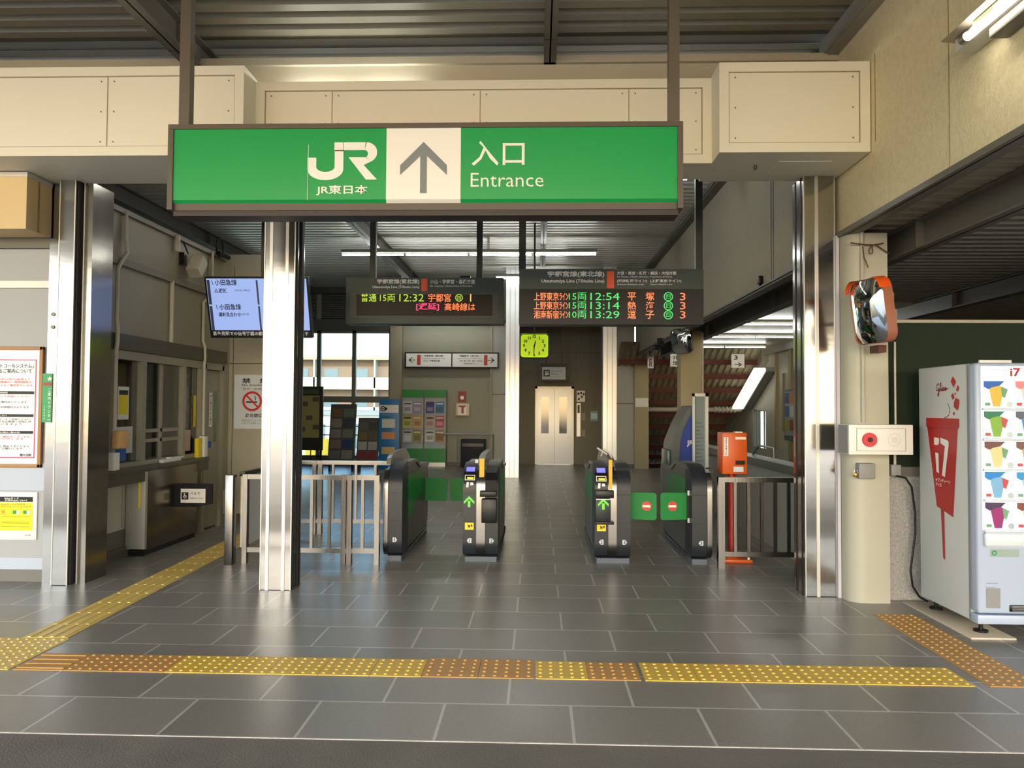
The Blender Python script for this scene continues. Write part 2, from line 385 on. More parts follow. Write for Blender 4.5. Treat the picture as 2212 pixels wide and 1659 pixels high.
struct('window_louvre', b, mat('grey_louvre', (150, 150, 144), .4))
for n, (x0, x1) in enumerate(((-8, -5.62), (-5.62, -4.71), (-4.71, -3.76)), 1):
    b = MB()
    b.box(x0, x0+.05, 19.56, 19.66, .18, 3.45); b.box(x1-.05, x1, 19.56, 19.66, .18, 3.45)
    b.box(x0, x1, 19.56, 19.66, 3.38, 3.45); b.box(x0, x1, 19.56, 19.66, .18, .24); b.box(x0, x1, 19.54, 19.68, 1.60, 1.76)
    o = struct('window_%d' % n, b, mat('grey_window_frame', (120, 118, 108), .45))
    b = MB(); b.box(x0+.05, x1-.05, 19.60, 19.606, 1.76, 3.38); b.box(x0+.05, x1-.05, 19.60, 19.606, .24, 1.6); part('glass', b, m_glass, o)
# low bay on the right: pebble wall, green board, far walls
b = MB(); b.box(2.72, 9, 6.20, 6.34, 0, .98); struct('wall_pebble', b, m_pebble)
b = MB(); b.box(2.72, 9, 6.16, 6.38, .98, 1.05); struct('trim_15', b, m_beam)
b = MB(); b.box(2.76, 9, 6.22, 6.28, 1.05, 2.19); struct('wall_green', b, m_darkgreen)
b = MB(); b.box(2.76, 9, 6.20, 6.30, 2.19, 2.215); struct('trim_16', b, m_frame)
b = MB(); b.box(5.5, 9.2, 15.4, 15.5, 0, 2.95); b.box(9, 9.1, 6.2, 15.5, 0, 2.95); struct('wall_bay', b, mat('dark_bay_wall', (84, 74, 56), .7))
# stair bay
SX = 5.5
b = MB()
b.box(SX, SX+.15, 15.4, 16.1, 0, 2.97); b.box(SX, SX+.15, 16.1, 16.6, 0, .5); b.box(SX, SX+.15, 16.1, 16.6, .8, 1.86); b.box(SX, SX+.15, 16.1, 16.6, 2.8, 2.97)
b.box(SX, SX+.15, 16.6, 18.75, -.5, 2.97); b.box(SX, SX+.15, 18.75, 19.85, -3, .5); b.box(SX, SX+.15, 18.75, 19.85, 1.47, 2.97); b.box(SX, SX+.15, 19.85, 28, -5, 2.97)
struct('wall_stair', b, m_cream)
for n, (y0, y1, z0, z1) in enumerate(((18.75, 19.85, .5, 1.47), (16.1, 16.6, 1.86, 2.8), (16.1, 16.6, .5, .8)), 4):
    b = MB(); b.box(SX+.02, SX+.1, y0, y0+.03, z0, z1); b.box(SX+.02, SX+.1, y1-.03, y1, z0, z1); b.box(SX+.02, SX+.1, y0, y1, z0, z0+.03); b.box(SX+.02, SX+.1, y0, y1, z1-.03, z1)
    if y1-y0 > .6: b.box(SX+.04, SX+.08, y0+.3, y0+.32, z0, z1); b.box(SX+.04, SX+.08, y0+.7, y0+.72, z0, z1)
    o = struct('window_%d' % n, b, m_frame)
    b = MB(); b.box(SX+.06, SX+.065, y0+.03, y1-.03, z0+.03, z1-.03); part('glass', b, m_glasslow, o)
b = MB(); b.box(SX-.09, SX, 16.62, 16.8, .0, 2.97); b.box(SX-.06, SX, 17.75, 17.85, .6, 2.95); b.box(SX-.05, SX, 17.3, 17.36, 1.0, 2.3); struct('trim_17', b, mat('tan_post', (150, 134, 98), .5))
SLOPE_Y, SLOPE_Z = 18.5, 2.97
def slope(y): return SLOPE_Z-.53*(y-SLOPE_Y)
b = MB()
n = 22; xa0, xa1 = 2.0, SX
for i in range(n):                                      # roof sheets over the stairs, ribs along the slope
    wv = (xa1-xa0)/n; x = xa0+i*wv
    for (xa, xb, za, zb) in ((x, x+wv*.5, 0, 0), (x+wv*.5, x+wv*.65, 0, .06), (x+wv*.65, x+wv*.85, .06, .06), (x+wv*.85, x+wv, .06, 0)):
        b.quad((xa, SLOPE_Y, slope(SLOPE_Y)+za), (xb, SLOPE_Y, slope(SLOPE_Y)+zb), (xb, 28, slope(28)+zb), (xa, 28, slope(28)+za))
b.quad((2.0, SLOPE_Y, slope(SLOPE_Y)+.12), (SX+.1, SLOPE_Y, slope(SLOPE_Y)+.12), (SX+.1, 28, slope(28)+.12), (2.0, 28, slope(28)+.12))
struct('ceiling_stair_slope', b, mat('stair_roof_sheet', (176, 164, 136), .5, noise=(7, .35)))
b = MB()
for i in range(24):
    y0 = 19.4+i*.28; b.box(2.76, SX, y0, y0+.28, -.17*i-.4, -.17*(i+1)+.06)
struct('floor_stairs', b, m_grey)
b = MB(); b.prism([(SLOPE_Y, slope(SLOPE_Y)-.02), (SLOPE_Y, slope(SLOPE_Y)-.34), (28, slope(28)-.34), (28, slope(28)-.02)], 'x', SX-.16, SX); struct('trim_18', b, m_frame)
b = MB(); b.box(SX-.14, SX, 15.4, 18.6, 2.78, 2.97); struct('trim_19', b, m_gutter)
b = MB(); b.box(2.60, 2.76, 19.5, 28, -5, 2.9); struct('wall_stair_left', b, m_cream)
b = MB(); b.box(2.56, 2.7, 7.5, 13.2, 0, .84); struct('wall_parapet', b, mat('parapet_panel', (176, 174, 164), .5))
b = MB(); b.box(2.52, 2.74, 7.5, 13.2, .84, .93); struct('trim_20', b, m_brownband)
# ================================================================== beams
def ibeam(mb, x, y0, y1, z0, z1, w=.11):
    mb.box(x-w/2, x+w/2, y0, y1, z0, z0+.012); mb.box(x-w/2, x+w/2, y0, y1, z1-.012, z1); mb.box(x-.006, x+.006, y0, y1, z0, z1)
def beam(x, lab, z0=4.30, z1=4.53, y0=-6.4, y1=19.3, w=.14, m=m_beam, name='steel_beam', grp=None):
    b = MB(); ibeam(b, x, y0, y1, z0, z1, w)
    for y in (1.2, 5.9, 9.5, 13.2, 16.9):
        if y0 < y < y1-.3: b.box(x-w/2, x+w/2, y, y+.01, z0, z1)
    return solo(name, b, m, lab, 'beam', grp)
beam(-2.86, 'dark grey roof beam that runs behind the left post of the green sign')
beam(.09, 'slim roof beam running into the picture above the middle of the green sign', z0=4.36, w=.1)
beam(-5.8, 'dark roof beam with bright lower edge above the ticket office', y0=5)
beam(2.93, 'grey bolted beam under the low ceiling beside the beige column', z0=2.72, z1=2.94, w=.13, y0=-6.4, y1=18.4)
beam(5.1, 'shadowed beam low above the dark green wall', z0=2.74, z1=2.94, w=.13, y0=-3, y1=15.3)

# ================================================================== cream boxes over the entrance line
def duct(lab, x0, x1, y0, y1, z0, z1, joints, side=None):
    t = thing('cream_bulkhead', lab, 'bulkhead box', ((x0+x1)/2, (y0+y1)/2, z0))
    b = MB(); b.box(x0, x1, y0, y1, z0, z1); part('casing', b, m_beige_panel, t)
    b = MB(); f = .07
    b.box(x0, x1, y0-.012, y0, z1-f, z1); b.box(x0, x1, y0-.012, y0, z0, z0+f)
    if x0 > -6: b.box(x0, x0+f, y0-.012, y0, z0+f, z1-f)
    b.box(x1-f, x1, y0-.012, y0, z0+f, z1-f)
    part('frame', b, m_beige_panel, t)
    b = MB()
    for j in joints: b.box(j-.003, j+.003, y0-.003, y0+.001, z0+f, z1-f)
    b.box(x0+f, x1-f, y0-.004, y0+.001, z1-f-.006, z1-f); b.box(x0+f, x1-f, y0-.004, y0+.001, z0+f, z0+f+.006)
    b.box(x1-f-.006, x1-f, y0-.004, y0, z0+f, z1-f); b.box(x0+f, x0+f+.006, y0-.004, y0, z0+f, z1-f)
    part('panel_joint', b, mat('cream_joint', (150, 140, 112), .6), t)
    xs = sorted([x0+f+.05, x1-f-.05]+[j-.05 for j in joints]+[j+.05 for j in joints])
    for x in xs:
        for z in (z0+f+.04, z1-f-.04, (z0+z1)/2): 
            b = MB(); b.cyl((x, y0-.004, z), (x, y0, z), .006, seg=8); part('screw', b, mat('screw_grey', (130, 124, 108), .4, .5), t)
    b = MB(); b.box(x0+.5, x0+.9, y0+.2, y0+.5, z0-.004, z0); part('hatch', b, m_beige_panel, t)
    b = MB(); b.cyl(((x0+x1)/2-.2, y0+.3, z0-.03), ((x0+x1)/2-.2, y0+.3, z0), .012); part('hook', b, m_steel2, t)
    return t
duct('left cream panelled box over the entrance, above the ticket office', -7.5, -2.235, 5.70, 6.42, 3.395, 4.08, (-3.29, -2.95-1.6, -5.6))
duct('long recessed cream box between the two end boxes behind the green sign', -2.235, 1.338, 5.95, 6.36, 3.395, 4.06, (-1.63, -.46, .70))
duct('square cream box at the right end beside the beige wall', 1.338, 2.44, 5.70, 6.42, 3.395, 4.07, ())
# light slot above the recessed box
t = thing('slot_lamp', 'thin strip of light in the dark slot above the recessed cream box', 'lamp', (-1.2, 6.3, 4.1))
b = MB(); b.box(-2.2, 1.3, 6.3, 6.34, 4.065, 4.14); part('slot', b, m_dark, t)
b = MB(); b.cyl((-2.1, 6.27, 4.10), (-1.6, 6.27, 4.10), .013); b.cyl((-1.53, 6.27, 4.10), (-1.0, 6.27, 4.10), .013); part('tube', b, m_tube, t)

# ================================================================== pillars of the entrance line
def steel_pillar(lab, x0, x1, y0, y1, z1, strips, name='steel_pillar'):
    t = thing(name, lab, 'pillar', ((x0+x1)/2, (y0+y1)/2, 0))
    b = MB(); b.box(x0, x1, y0, y1, 0, z1, .004, 1); part('cladding', b, m_steel, t)
    b = MB()
    for s in strips: b.box(s-.013, s+.013, y0-.006, y0+.002, .0, z1)
    b.box(x0-.004, x0+.004, y0-.004, y0+.01, 0, z1); b.box(x1-.004, x1+.004, y0-.004, y0+.01, 0, z1)
    part('cover_strip', b, m_steelstrip, t)
    return t
t = steel_pillar('free-standing polished steel pillar left of the railings under the green sign', -2.255, -2.005, 6.25, 6.52, 3.40, (-2.2, -2.068))
b = MB(); b.box(-2.005, -1.995, 6.285, 6.31, 0, 3.4); b.box(-2.005, -1.99, 6.40, 6.45, 0, 3.4); part('side_groove', b, m_dark, t)
t = steel_pillar('polished steel corner pillar beside the poster wall at far left', -4.03, -3.90, 6.31, 6.40, 3.40, ())
b = MB(); b.box(-3.985, -3.80, 6.40, 6.72, 0, 3.4); part('return', b, mat('dark_steel_return', (140, 136, 128), .16, 1., bump=((1.2, 1.2, 5), .12)), t)
b = MB(); b.box(-3.915, -3.885, 6.335, 6.42, 0, 3.4); part('side_groove', b, m_dark, t)
b = MB(); b.box(-4.17, -4.03, 6.40, 6.46, 0, 3.4); part('side_cladding', b, m_steel, t)
b = MB(); b.box(-3.87, -3.86, 6.385, 6.41, 0, 3.4); part('cover_strip', b, m_steelstrip, t)
t = steel_pillar('polished steel pillar between the railing and the beige column', 2.155, 2.40, 6.28, 6.56, 3.40, (2.255,))
b = MB(); b.box(2.151, 2.156, 6.34, 6.36, 0, 3.4); b.box(2.150, 2.156, 6.47, 6.49, 0, 3.4); part('side_groove', b, m_dark, t)
b = MB(); b.box(2.40, 2.425, 6.25, 6.3, 0, 2.9); part('edge_strip', b, mat('lavender_strip', (196, 192, 204), .4), t)
# beige column with rounded corner
t = thing('beige_column', 'thick beige painted column with rounded corner carrying the orange mirror', 'column', (2.58, 6.2, 0))
pts = [(2.735, 6.09), (2.735, 6.42), (2.43, 6.42)]+[(2.56-.13*math.cos(a), 6.22-.13*math.sin(a)) for a in [k*math.pi/20 for k in range(11)]]
b = MB(); b.prism(pts, 'z', 0, 2.884); part('shaft', b, m_cream, t)
b = MB(); b.tube([(2.535, 6.08, 1.4), (2.535, 6.08, 2.89)], .016); part('conduit', b, m_cream, t)
b = MB(); b.tube([(2.44, 6.06, 2.80), (2.54, 6.055, 2.785), (2.62, 6.07, 2.785), (2.70, 6.075, 2.80)], .006, 6); b.tube([(2.64, 6.07, 2.785), (2.69, 6.07, 2.75), (2.74, 6.08, 2.72)], .006, 6)
b.tube([(2.53, 6.055, 2.77), (2.54, 6.05, 2.68), (2.565, 6.05, 2.62), (2.57, 6.05, 2.605)], .005, 6)
b.tube([(2.60, 6.06, 2.78), (2.575, 6.05, 2.74), (2.58, 6.05, 2.715), (2.60, 6.05, 2.715), (2.605, 6.05, 2.74), (2.60, 6.055, 2.78)], .005, 6)
part('tie_wire', b, mat('rusty_wire', (92, 66, 40), .6), t)

# ================================================================== hanging entrance sign
SY = 5.0
t = thing('entrance_sign', 'large green hanging station entrance sign with white arrow panel', 'sign', (-.76, 5.1, 2.78))
b = MB()
b.box(-2.465, .94, SY+.02, SY+.24, 2.80, 3.37); b.box(-2.465, .94, SY-.012, SY+.02, 3.338, 3.37); b.box(-2.465, -2.43, SY-.012, SY+.02, 2.80, 3.34); b.box(.905, .94, SY-.012, SY+.02, 2.80, 3.34)
part('case', b, m_brown, t)
b = MB(); b.box(-2.44, .915, SY+.03, SY+.20, 2.765, 2.80); part('bottom_rail', b, mat('dark_brown_rail', (44, 34, 30), .5), t)
def faceprof(x0, x1, mb, y=SY, push=0.):
    pr = [(y-push, 3.338), (y-push, 2.865), (y+.012-push, 2.852), (y+.075, 2.80), (y+.1, 2.80), (y+.1, 3.338)]
    mb.prism([(p[0], p[1]) for p in pr], 'x', x0, x1)
b = MB(); faceprof(-2.43, -1.004, b); faceprof(-.512, .905, b); part('green_face', b, m_green, t)
b = MB(); faceprof(-1.004, -.512, b, push=.001); part('arrow_panel', b, m_signwhite, t)
pf = front(SY-.0035)
b = MB()
# arrow (grey)
cx, w = -.757, .033
pts = [(cx, 3.245), (cx+.155, 3.09), (cx+.155, 3.03), (cx+w, 3.15), (cx+w, 2.905), (cx-w, 2.905), (cx-w, 3.15), (cx-.155, 3.03), (cx-.155, 3.09)]
b.poly([(cx, 3.245), (cx+.155, 3.09), (cx+.155, 3.025), (cx, 3.172)], pf); b.poly([(cx, 3.245), (cx, 3.172), (cx-.155, 3.025), (cx-.155, 3.09)], pf); b.rect(cx-.022, cx+.022, 2.905, 3.2, front(SY-.004))
part('arrow', b, mat('arrow_grey', (122, 130, 132), .5), t)
b = MB()
# logo: joined letters traced from straight bars and arcs, in pixel units of the photo (2212 wide), 1 px = .003068 m
def LX(px): return -1.528+(px-664)*.003068
def LZ(py): return 3.245-(py-307)*.003068
def band(outer, inner):
    for i in range(len(outer)-1):
        b.poly([outer[i], outer[i+1], inner[i+1], inner[i]], pf)
def arc(cx, cy, rx, ry, a0, a1, n=10): return [(LX(cx+rx*math.cos(R(a0+(a1-a0)*k/n))), LZ(cy-ry*math.sin(R(a0+(a1-a0)*k/n)))) for k in range(n+1)]
b.poly([(LX(664), LZ(340)), (LX(683), LZ(340)), (LX(683), LZ(360)), (LX(664), LZ(360))], pf)
outer = [(LX(664), LZ(360))]+arc(703, 365, 39, 24, 180, 360, 16)+[(LX(742), LZ(324))]
inner = [(LX(683), LZ(360))]+arc(703, 360, 20, 11, 180, 360, 16)+[(LX(723), LZ(324))]
band(outer, inner)
b.poly([(LX(722), LZ(307)), (LX(742), LZ(307)), (LX(742), LZ(326)), (LX(722), LZ(326))], pf)
b.poly([(LX(741), LZ(307)), (LX(792), LZ(307)), (LX(788), LZ(324)), (LX(741), LZ(324))], pf)
outer = [(LX(790), LZ(307))]+arc(792, 329, 23, 22, 90, -62, 12)
inner = [(LX(788), LZ(324))]+arc(789, 332, 6, 7.5, 90, -90, 12)
band(outer, inner)
b.poly([(LX(753), LZ(339.5)), (LX(791), LZ(339.5)), (LX(803), LZ(348.4)), (LX(786), LZ(356.5)), (LX(768), LZ(358.5))], pf)
b.poly([(LX(768), LZ(358.5)), (LX(786), LZ(356.5)), (LX(815), LZ(388)), (LX(791), LZ(388))], pf)
part('logo', b, m_signwhite, t)
for tx, u, v, kw in (('JR東日本', -1.468, 2.892, dict(w=.343, h=.068, bold=.018)), ('入口', -.44, 3.085, dict(w=.348, h=.165, bold=.008)), ('Entrance', -.445, 2.945, dict(w=.478, h=.092, bold=-.004))):
    b = MB(); b.text(tx, u, v, pf, **kw); part('lettering', b, m_signwhite, t)
for x in (-2.395, .895):
    b = MB(); b.box(x-.035, x+.035, SY+.06, SY+.13, 3.37, 4.53); b.box(x-.06, x+.06, SY+.03, SY+.16, 4.46, 4.53); part('hanging_post', b, mat('brown_grey_post', (96, 88, 78), .45), t)
b = MB(); b.tube([(-1.522, SY-.006, 3.23), (-1.525, SY-.006, 2.86)], .002, 5); b.sphere((-1.51, SY+.05, 2.80), .008); part('seam', b, m_signwhite, t)
# ================================================================== ticket gates
GP = [(7.62, .05), (7.54, .055), (7.485, .08), (7.455, .13), (7.45, .20), (7.45, .70), (7.456, .76), (7.475, .82), (7.52, .88), (7.60, .925), (7.72, .945), (7.80, .95)]
def gy(z):                                              # front surface of the shell at height z
    for (ya, za), (yb, zb) in zip(GP, GP[1:]):
        if za <= z <= zb and zb > za: return ya+(yb-ya)*(z-za)/(zb-za)
    return 7.8
def gpl(d=.003): return lambda u, v: (u, gy(v)-d, v)
def curved_rect(mb, x0, x1, z0, z1, d=.003, n=5):
    for i in range(n):
        a, c = z0+(z1-z0)*i/n, z0+(z1-z0)*(i+1)/n
        mb.poly([(x0, a), (x1, a), (x1, c), (x0, c)], gpl(d))
m_arrowled = mat('green_arrow_led', (30, 60, 20), .5, emit=((90, 200, 40), 1.0))
m_bluedisp = mat('blue_display', (30, 30, 80), .3, emit=((96, 96, 235), 1.2))
m_yellowled = mat('yellow_ring', (230, 210, 60), .4, emit=((235, 215, 60), .35))
def shell(t, x0, x1):
    b = MB(); b.prism(GP+[(7.80, .05)], 'x', x0, x1, .004); part('front_shell', b, m_gatedark, t)
    b = MB()
    for z in (.395, .665): b.box(x0-.001, x1+.001, 7.447, 7.46, z, z+.005)
    part('seam', b, m_black, t, smooth=False)
def strip(t, x0, x1, top=.93, y_top=7.60):
    pr = [p for p in GP if p[1] <= top]
    pr = [(p[0]-.006, p[1]) for p in pr]+[(7.9, top), (7.9, .05)]
    b = MB(); b.prism(pr, 'x', x0, x1); part('steel_strip', b, m_steel2, t)
def number_mark(t, cx, txt, right):
    b = MB(); s = .02; d = 1 if right else -1
    b.poly([(cx-d*s, .19), (cx+d*s*.4, .19), (cx+d*s*1.25, .213), (cx+d*s*.4, .236), (cx-d*s, .236)][::d], gpl(.004)); part('number_mark', b, mat('pale_mark', (200, 208, 214), .5), t)
    b = MB(); b.text(txt, cx, .197, gpl(.006), h=.033, align='c', bold=.02); part('number', b, m_gatedark, t)
def reader(t, x0, x1, arrow_y=0):
    w = x1-x0; c = (x0+x1)/2
    b = MB(); curved_rect(b, x0+.006, x1-.004, .70, .935, .002, 8); part('reader_face', b, m_black, t)
    b = MB(); curved_rect(b, c-w*.32, c+w*.36, .872, .912, .006); part('display', b, m_bluedisp, t)
    b = MB()
    for (a, e, f, g) in ((x0+.012, x1-.012, .835, .842), (x0+.012, x1-.012, .792, .799), (x0+.012, x0+.019, .799, .835), (x1-.019, x1-.012, .799, .835)): curved_rect(b, a, e, f, g, .006, 2)
    part('reader_ring', b, mat('ivory_ring', (238, 232, 200), .4), t)
    b = MB(); curved_rect(b, x0+.035, x1-.026, .803, .822, .006, 2); part('reader_light', b, m_yellowled, t)
    b = MB(); b.poly([(c-.035, .725), (c-.012, .725), (c-.008, .775), (c-.03, .775)], gpl(.005)); b.poly([(c+.005, .745), (c+.035, .745), (c+.035, .772), (c+.005, .772)], gpl(.005))
    part('touch_icon', b, mat('icon_white', (222, 224, 232), .5), t)
def arrow_led(t, c, d=.004):
    b = MB(); z0 = .535; P = lambda u, v: (u, 7.45-d, v)
    b.poly([(c-.012, z0), (c+.012, z0), (c+.012, z0+.06), (c-.012, z0+.06)], P)
    b.poly([(c, z0+.105), (c-.05, z0+.055), (c-.05, z0+.03), (c, z0+.078)], P); b.poly([(c, z0+.105), (c, z0+.078), (c+.05, z0+.03), (c+.05, z0+.055)], P)
    part('arrow_light', b, m_arrowled, t)
def sticker(t, c, w=.085):
    b = MB(); b.rect(c-w/2, c+w/2, .318, .385, gpl(.004)); part('yellow_sticker', b, m_yellow, t)
    b = MB(); b.poly([(c-.02, .33), (c-.005, .345), (c+.012, .33), (c+.006, .35), (c+.02, .362), (c, .36), (c-.018, .372), (c-.01, .352)], gpl(.006)); b.rect(c+.018, c+.03, .345, .37, gpl(.006))
    part('sticker_print', b, mat('dark_red_print', (70, 26, 14), .6), t)
def gate_body(t, x0, x1, y1=9.28, cover=()):
    b = MB(); b.box(x0+.004, x1-.004, 7.50, y1-.05, 0, .05); part('plinth', b, m_gatebase, t)
    pr = [(7.70, .06), (7.60, .10), (7.58, .70), (7.64, .90), (7.78, .93), (8.35, .93), (8.62, .85), (y1-.06, .83), (y1, .80), (y1, .20), (y1-.10, .06)]
    b = MB(); b.prism(pr, 'x', x0, x1, .006); part('body', b, m_gateside, t)
    b = MB(); b.prism([(7.62, .905), (7.76, .94), (8.36, .94), (8.64, .862), (y1+.01, .838), (y1+.01, .80), (8.60, .82), (8.34, .90), (7.78, .90)], 'x', x0-.012, x1+.012, .005); part('top_cover', b, mat('grey_gate_cover', (96, 94, 90), .3, .5), t)
    b = MB()
    for x in (x0-.004, x1+.004): b.tube([(x, 7.75, .045), (x, 9.0, .045), (x, 9.15, .09)], .012, 8)
    part('kick_rail', b, m_black, t)
def side_green(t, x, d):
    b = MB(); b.prism([(7.62, .45), (7.62, .80), (8.55, .80), (8.95, .70), (8.95, .52), (8.30, .52), (8.05, .36), (7.75, .36)], 'x', x, x+d*.004); part('green_side', b, m_green2, t)
    b = MB()
    for (y, z) in ((7.75, .70), (7.75, .46)): b.cyl((x, y, z), (x+d*.02, y, z), .012, seg=10)
    part('hinge_knob', b, mat('knob_chrome', (190, 190, 185), .2, 1.), t)
def divider(t, x0, x1, zt=1.04, y0=7.56, y1=8.7):
    b = MB(); b.prism([(y0, .93), (y0+.02, zt-.05), (y0+.2, zt-.01), (y0+.45, zt), (y1-.25, zt), (y1, zt-.10), (y1, .84), (8.3, .9)], 'x', x0, x1, .004); part('divider', b, mat('smoke_grey_divider', (124, 122, 116), .25, .3), t)
def flap(t, x0, x1, y, z0=.405, z1=.665, lean=0., sign=False, hinge=None):
    """one green flap: hinge side x0, free end x1"""
    b = MB(); s = 1 if x1 > x0 else -1
    n0 = MB(); pts = [(x0, z0), (x1-s*.02, z0-.006), (x1, z0+.01), (x1, z1-.02), (x1-s*.02, z1), (x0, z1)]
    vf = [b.bm.verts.new((p[0], y-abs(p[0]-x0)*lean, p[1])) for p in pts]; vb = [b.bm.verts.new((p[0], y+.03-abs(p[0]-x0)*lean, p[1])) for p in pts]
    b.bm.faces.new(vf); b.bm.faces.new(vb[::-1])
    for i in range(6): b.bm.faces.new((vf[i], vb[i], vb[(i+1) % 6], vf[(i+1) % 6]))
    bmesh.ops.recalc_face_normals(b.bm, faces=b.bm.faces[:])
    f = part('flap', b, mat('green_flap', (4, 122, 50), .5, spec=.3), t)
    pl = lambda u, v: (u, y-.003-abs(u-x0)*lean, v)
    if sign:
        c = ((x0+2*x1)/3+(-.01 if s > 0 else .03), (z0+z1)/2)
        q = MB(); q.disc(c, .045, pl); part('no_entry_disc', q, mat('sign_red', (214, 22, 34), .4), f)
        q = MB(); q.rect(c[0]-.036, c[0]+.036, c[1]-.011, c[1]+.011, lambda u, v: (u, y-.006-abs(u-x0)*lean, v)); part('white_bar', q, m_signwhite, f)
    return f
# gate at the left railing
t = thing('ticket_gate', 'narrow dark ticket gate at the left railing with silver outer edge', 'ticket gate', (-1.39, 8.3, 0))
gate_body(t, -1.46, -1.315); shell(t, -1.445, -1.305); strip(t, -1.488, -1.445, .92); divider(t, -1.485, -1.44, 1.045); side_green(t, -1.315, 1); number_mark(t, -1.375, '1', True)
flap(t, -1.31, -1.055, 9.02)
# double gate left of the wide aisle
t = thing('ticket_gate', 'double ticket gate left of the wide aisle with blank black module', 'ticket gate', (-.54, 8.3, 0), 'double gates beside the wide aisle')
gate_body(t, -.70, -.385); shell(t, -.716, -.585); shell(t, -.50, -.375); strip(t, -.585, -.50, .945); divider(t, -.575, -.51, 1.03, 7.5, 8.9); side_green(t, -.385, 1)
reader(t, -.712, -.59); arrow_led(t, -.655); sticker(t, -.652); number_mark(t, -.65, '1', False); number_mark(t, -.437, '2', True)
flap(t, -.72, -1.02, 9.02)
b = MB(); b.box(-.53, -.385, 7.36, 7.46, .395, .625, .008); b.box(-.545, -.385, 7.34, 7.47, .645, .70, .006); b.prism([(7.40, .70), (7.39, .80), (7.43, .87), (7.55, .93), (7.55, .70)], 'x', -.495, -.385); part('reader_module', b, m_black, t)
b = MB(); b.box(-.56, -.512, 7.47, 7.53, .72, 1.0); part('orange_label', b, mat('label_amber', (236, 178, 40), .5), t)
b = MB(); b.box(-.62, -.575, 7.70, 7.74, .94, .975); part('sensor', b, m_white, t)
# double gate right of the wide aisle
t = thing('ticket_gate', 'double ticket gate right of the wide aisle, lit arrow on its protruding module', 'ticket gate', (.73, 8.3, 0), 'double gates beside the wide aisle')
gate_body(t, .575, .895); shell(t, .555, .685); shell(t, .765, .90); strip(t, .685, .765, .945); divider(t, .69, .755, 1.03, 7.5, 8.9); side_green(t, .575, -1)
reader(t, .558, .68); sticker(t, .62); number_mark(t, .62, '2', False); number_mark(t, .84, '3', True)
b = MB(); b.box(.555, .70, 7.36, 7.46, .42, .63, .008); part('reader_module', b, m_gatedark, t)
b = MB(); b.box(.555, .73, 7.345, 7.47, .395, .42, .004); b.box(.555, .73, 7.345, 7.47, .645, .715, .006); part('module_lip', b, m_black, t)
b = MB(); b.box(.56, .70, 7.35, 7.40, .628, .637); part('module_trim', b, m_steelstrip, t)
arrow_led(t, .63, .095)
b = MB(); b.box(.69, .722, 7.44, 7.53, .72, 1.0); part('orange_label', b, mat('label_amber', (236, 178, 40), .5), t)
flap(t, .905, 1.165, 7.6, .415, .675, .12, True)
b = MB(); b.tube([(.64, 7.75, 1.02), (.66, 7.7, 1.09), (.71, 7.66, 1.06), (.735, 7.62, 1.01)], .008, 6); b.tube([(.60, 7.72, 1.10), (.69, 7.66, 1.04)], .009, 6); part('wire_loop', b, mat('pale_wire', (210, 208, 200), .4), t)
# gate at the right railing
t = thing('ticket_gate', 'narrow dark ticket gate at the right railing near the orange box', 'ticket gate', (1.57, 8.3, 0))
gate_body(t, 1.49, 1.64); shell(t, 1.485, 1.63); strip(t, 1.63, 1.675, .92); side_green(t, 1.49, -1); number_mark(t, 1.57, '3', False)
flap(t, 1.465, 1.205, 7.6, .415, .675, .04, True)
b = MB(); b.box(1.462, 1.487, 7.58, 7.63, .40, .70); part('hinge_post', b, m_black, t)
for z in (.41, .675):
    b = MB(); b.cyl((1.475, 7.57, z-.02), (1.475, 7.57, z+.025), .016, seg=10); part('hinge_cap', b, m_steelstrip, t)

# ================================================================== railings
def railing(lab, y, x0, x1, posts, bars, ztop, zbot, ph=None, grp=None, w=.045):
    t = thing('steel_railing', lab, 'railing', ((x0+x1)/2, y, 0), grp)
    b = MB(); b.box(x0, x1, y-.025, y+.025, ztop-.045, ztop); part('top_rail', b, m_steel2, t)
    b = MB(); b.box(x0, x1, y-.02, y+.02, zbot, zbot+.045); part('bottom_rail', b, m_steel2, t)
    for p in posts:
        b = MB(); b.box(p-w/2, p+w/2, y-.03, y+.03, 0, (ph or ztop)); part('post', b, m_steel2, t)
    for p in bars:
        b = MB(); b.box(p-.014, p+.014, y-.014, y+.014, zbot+.045, ztop-.045); part('baluster', b, m_steel2, t)
    return t
railing('steel railing between the free-standing pillar and the left ticket gate', 7.32, -2.80, -1.50, (-2.79, -1.84, -1.785, -1.52), (-2.55, -2.35, -2.15, -1.98, -1.66), .845, .105)
railing('farther steel railing, between the back ends of the left gates', 9.02, -2.84, -1.62, (-2.83, -2.62, -2.55, -1.66), (-2.4, -2.13, -1.9), .86, .13)
t = thing('railing_gate_post', 'wide steel post with white and yellow panel, left of the free-standing pillar', 'post', (-2.90, 7.25, 0))
b = MB(); b.box(-2.945, -2.87, 7.2, 7.3, 0, .845, .004); part('post', b, m_steel2, t)
b = MB(); b.box(-2.855, -2.835, 7.36, 8.98, .14, .82); part('side_panel', b, m_white, t)
b = MB(); b.box(-2.862, -2.855, 7.37, 7.6, .45, .82); part('yellow_label', b, m_yellow, t)
b = MB(); b.box(-2.87, -2.82, 7.36, 8.98, .82, .862); part('side_rail', b, m_black, t)
b = MB(); b.box(-2.985, -2.945, 7.25, 7.29, .48, .70); part('dark_paddle', b, m_black, t)
railing('steel railing right of the gates, joined to the steel pillar', 7.33, 1.70, 2.44, (1.73,), (1.86, 1.985, 2.11, 2.235, 2.36), .855, .115, w=.06)

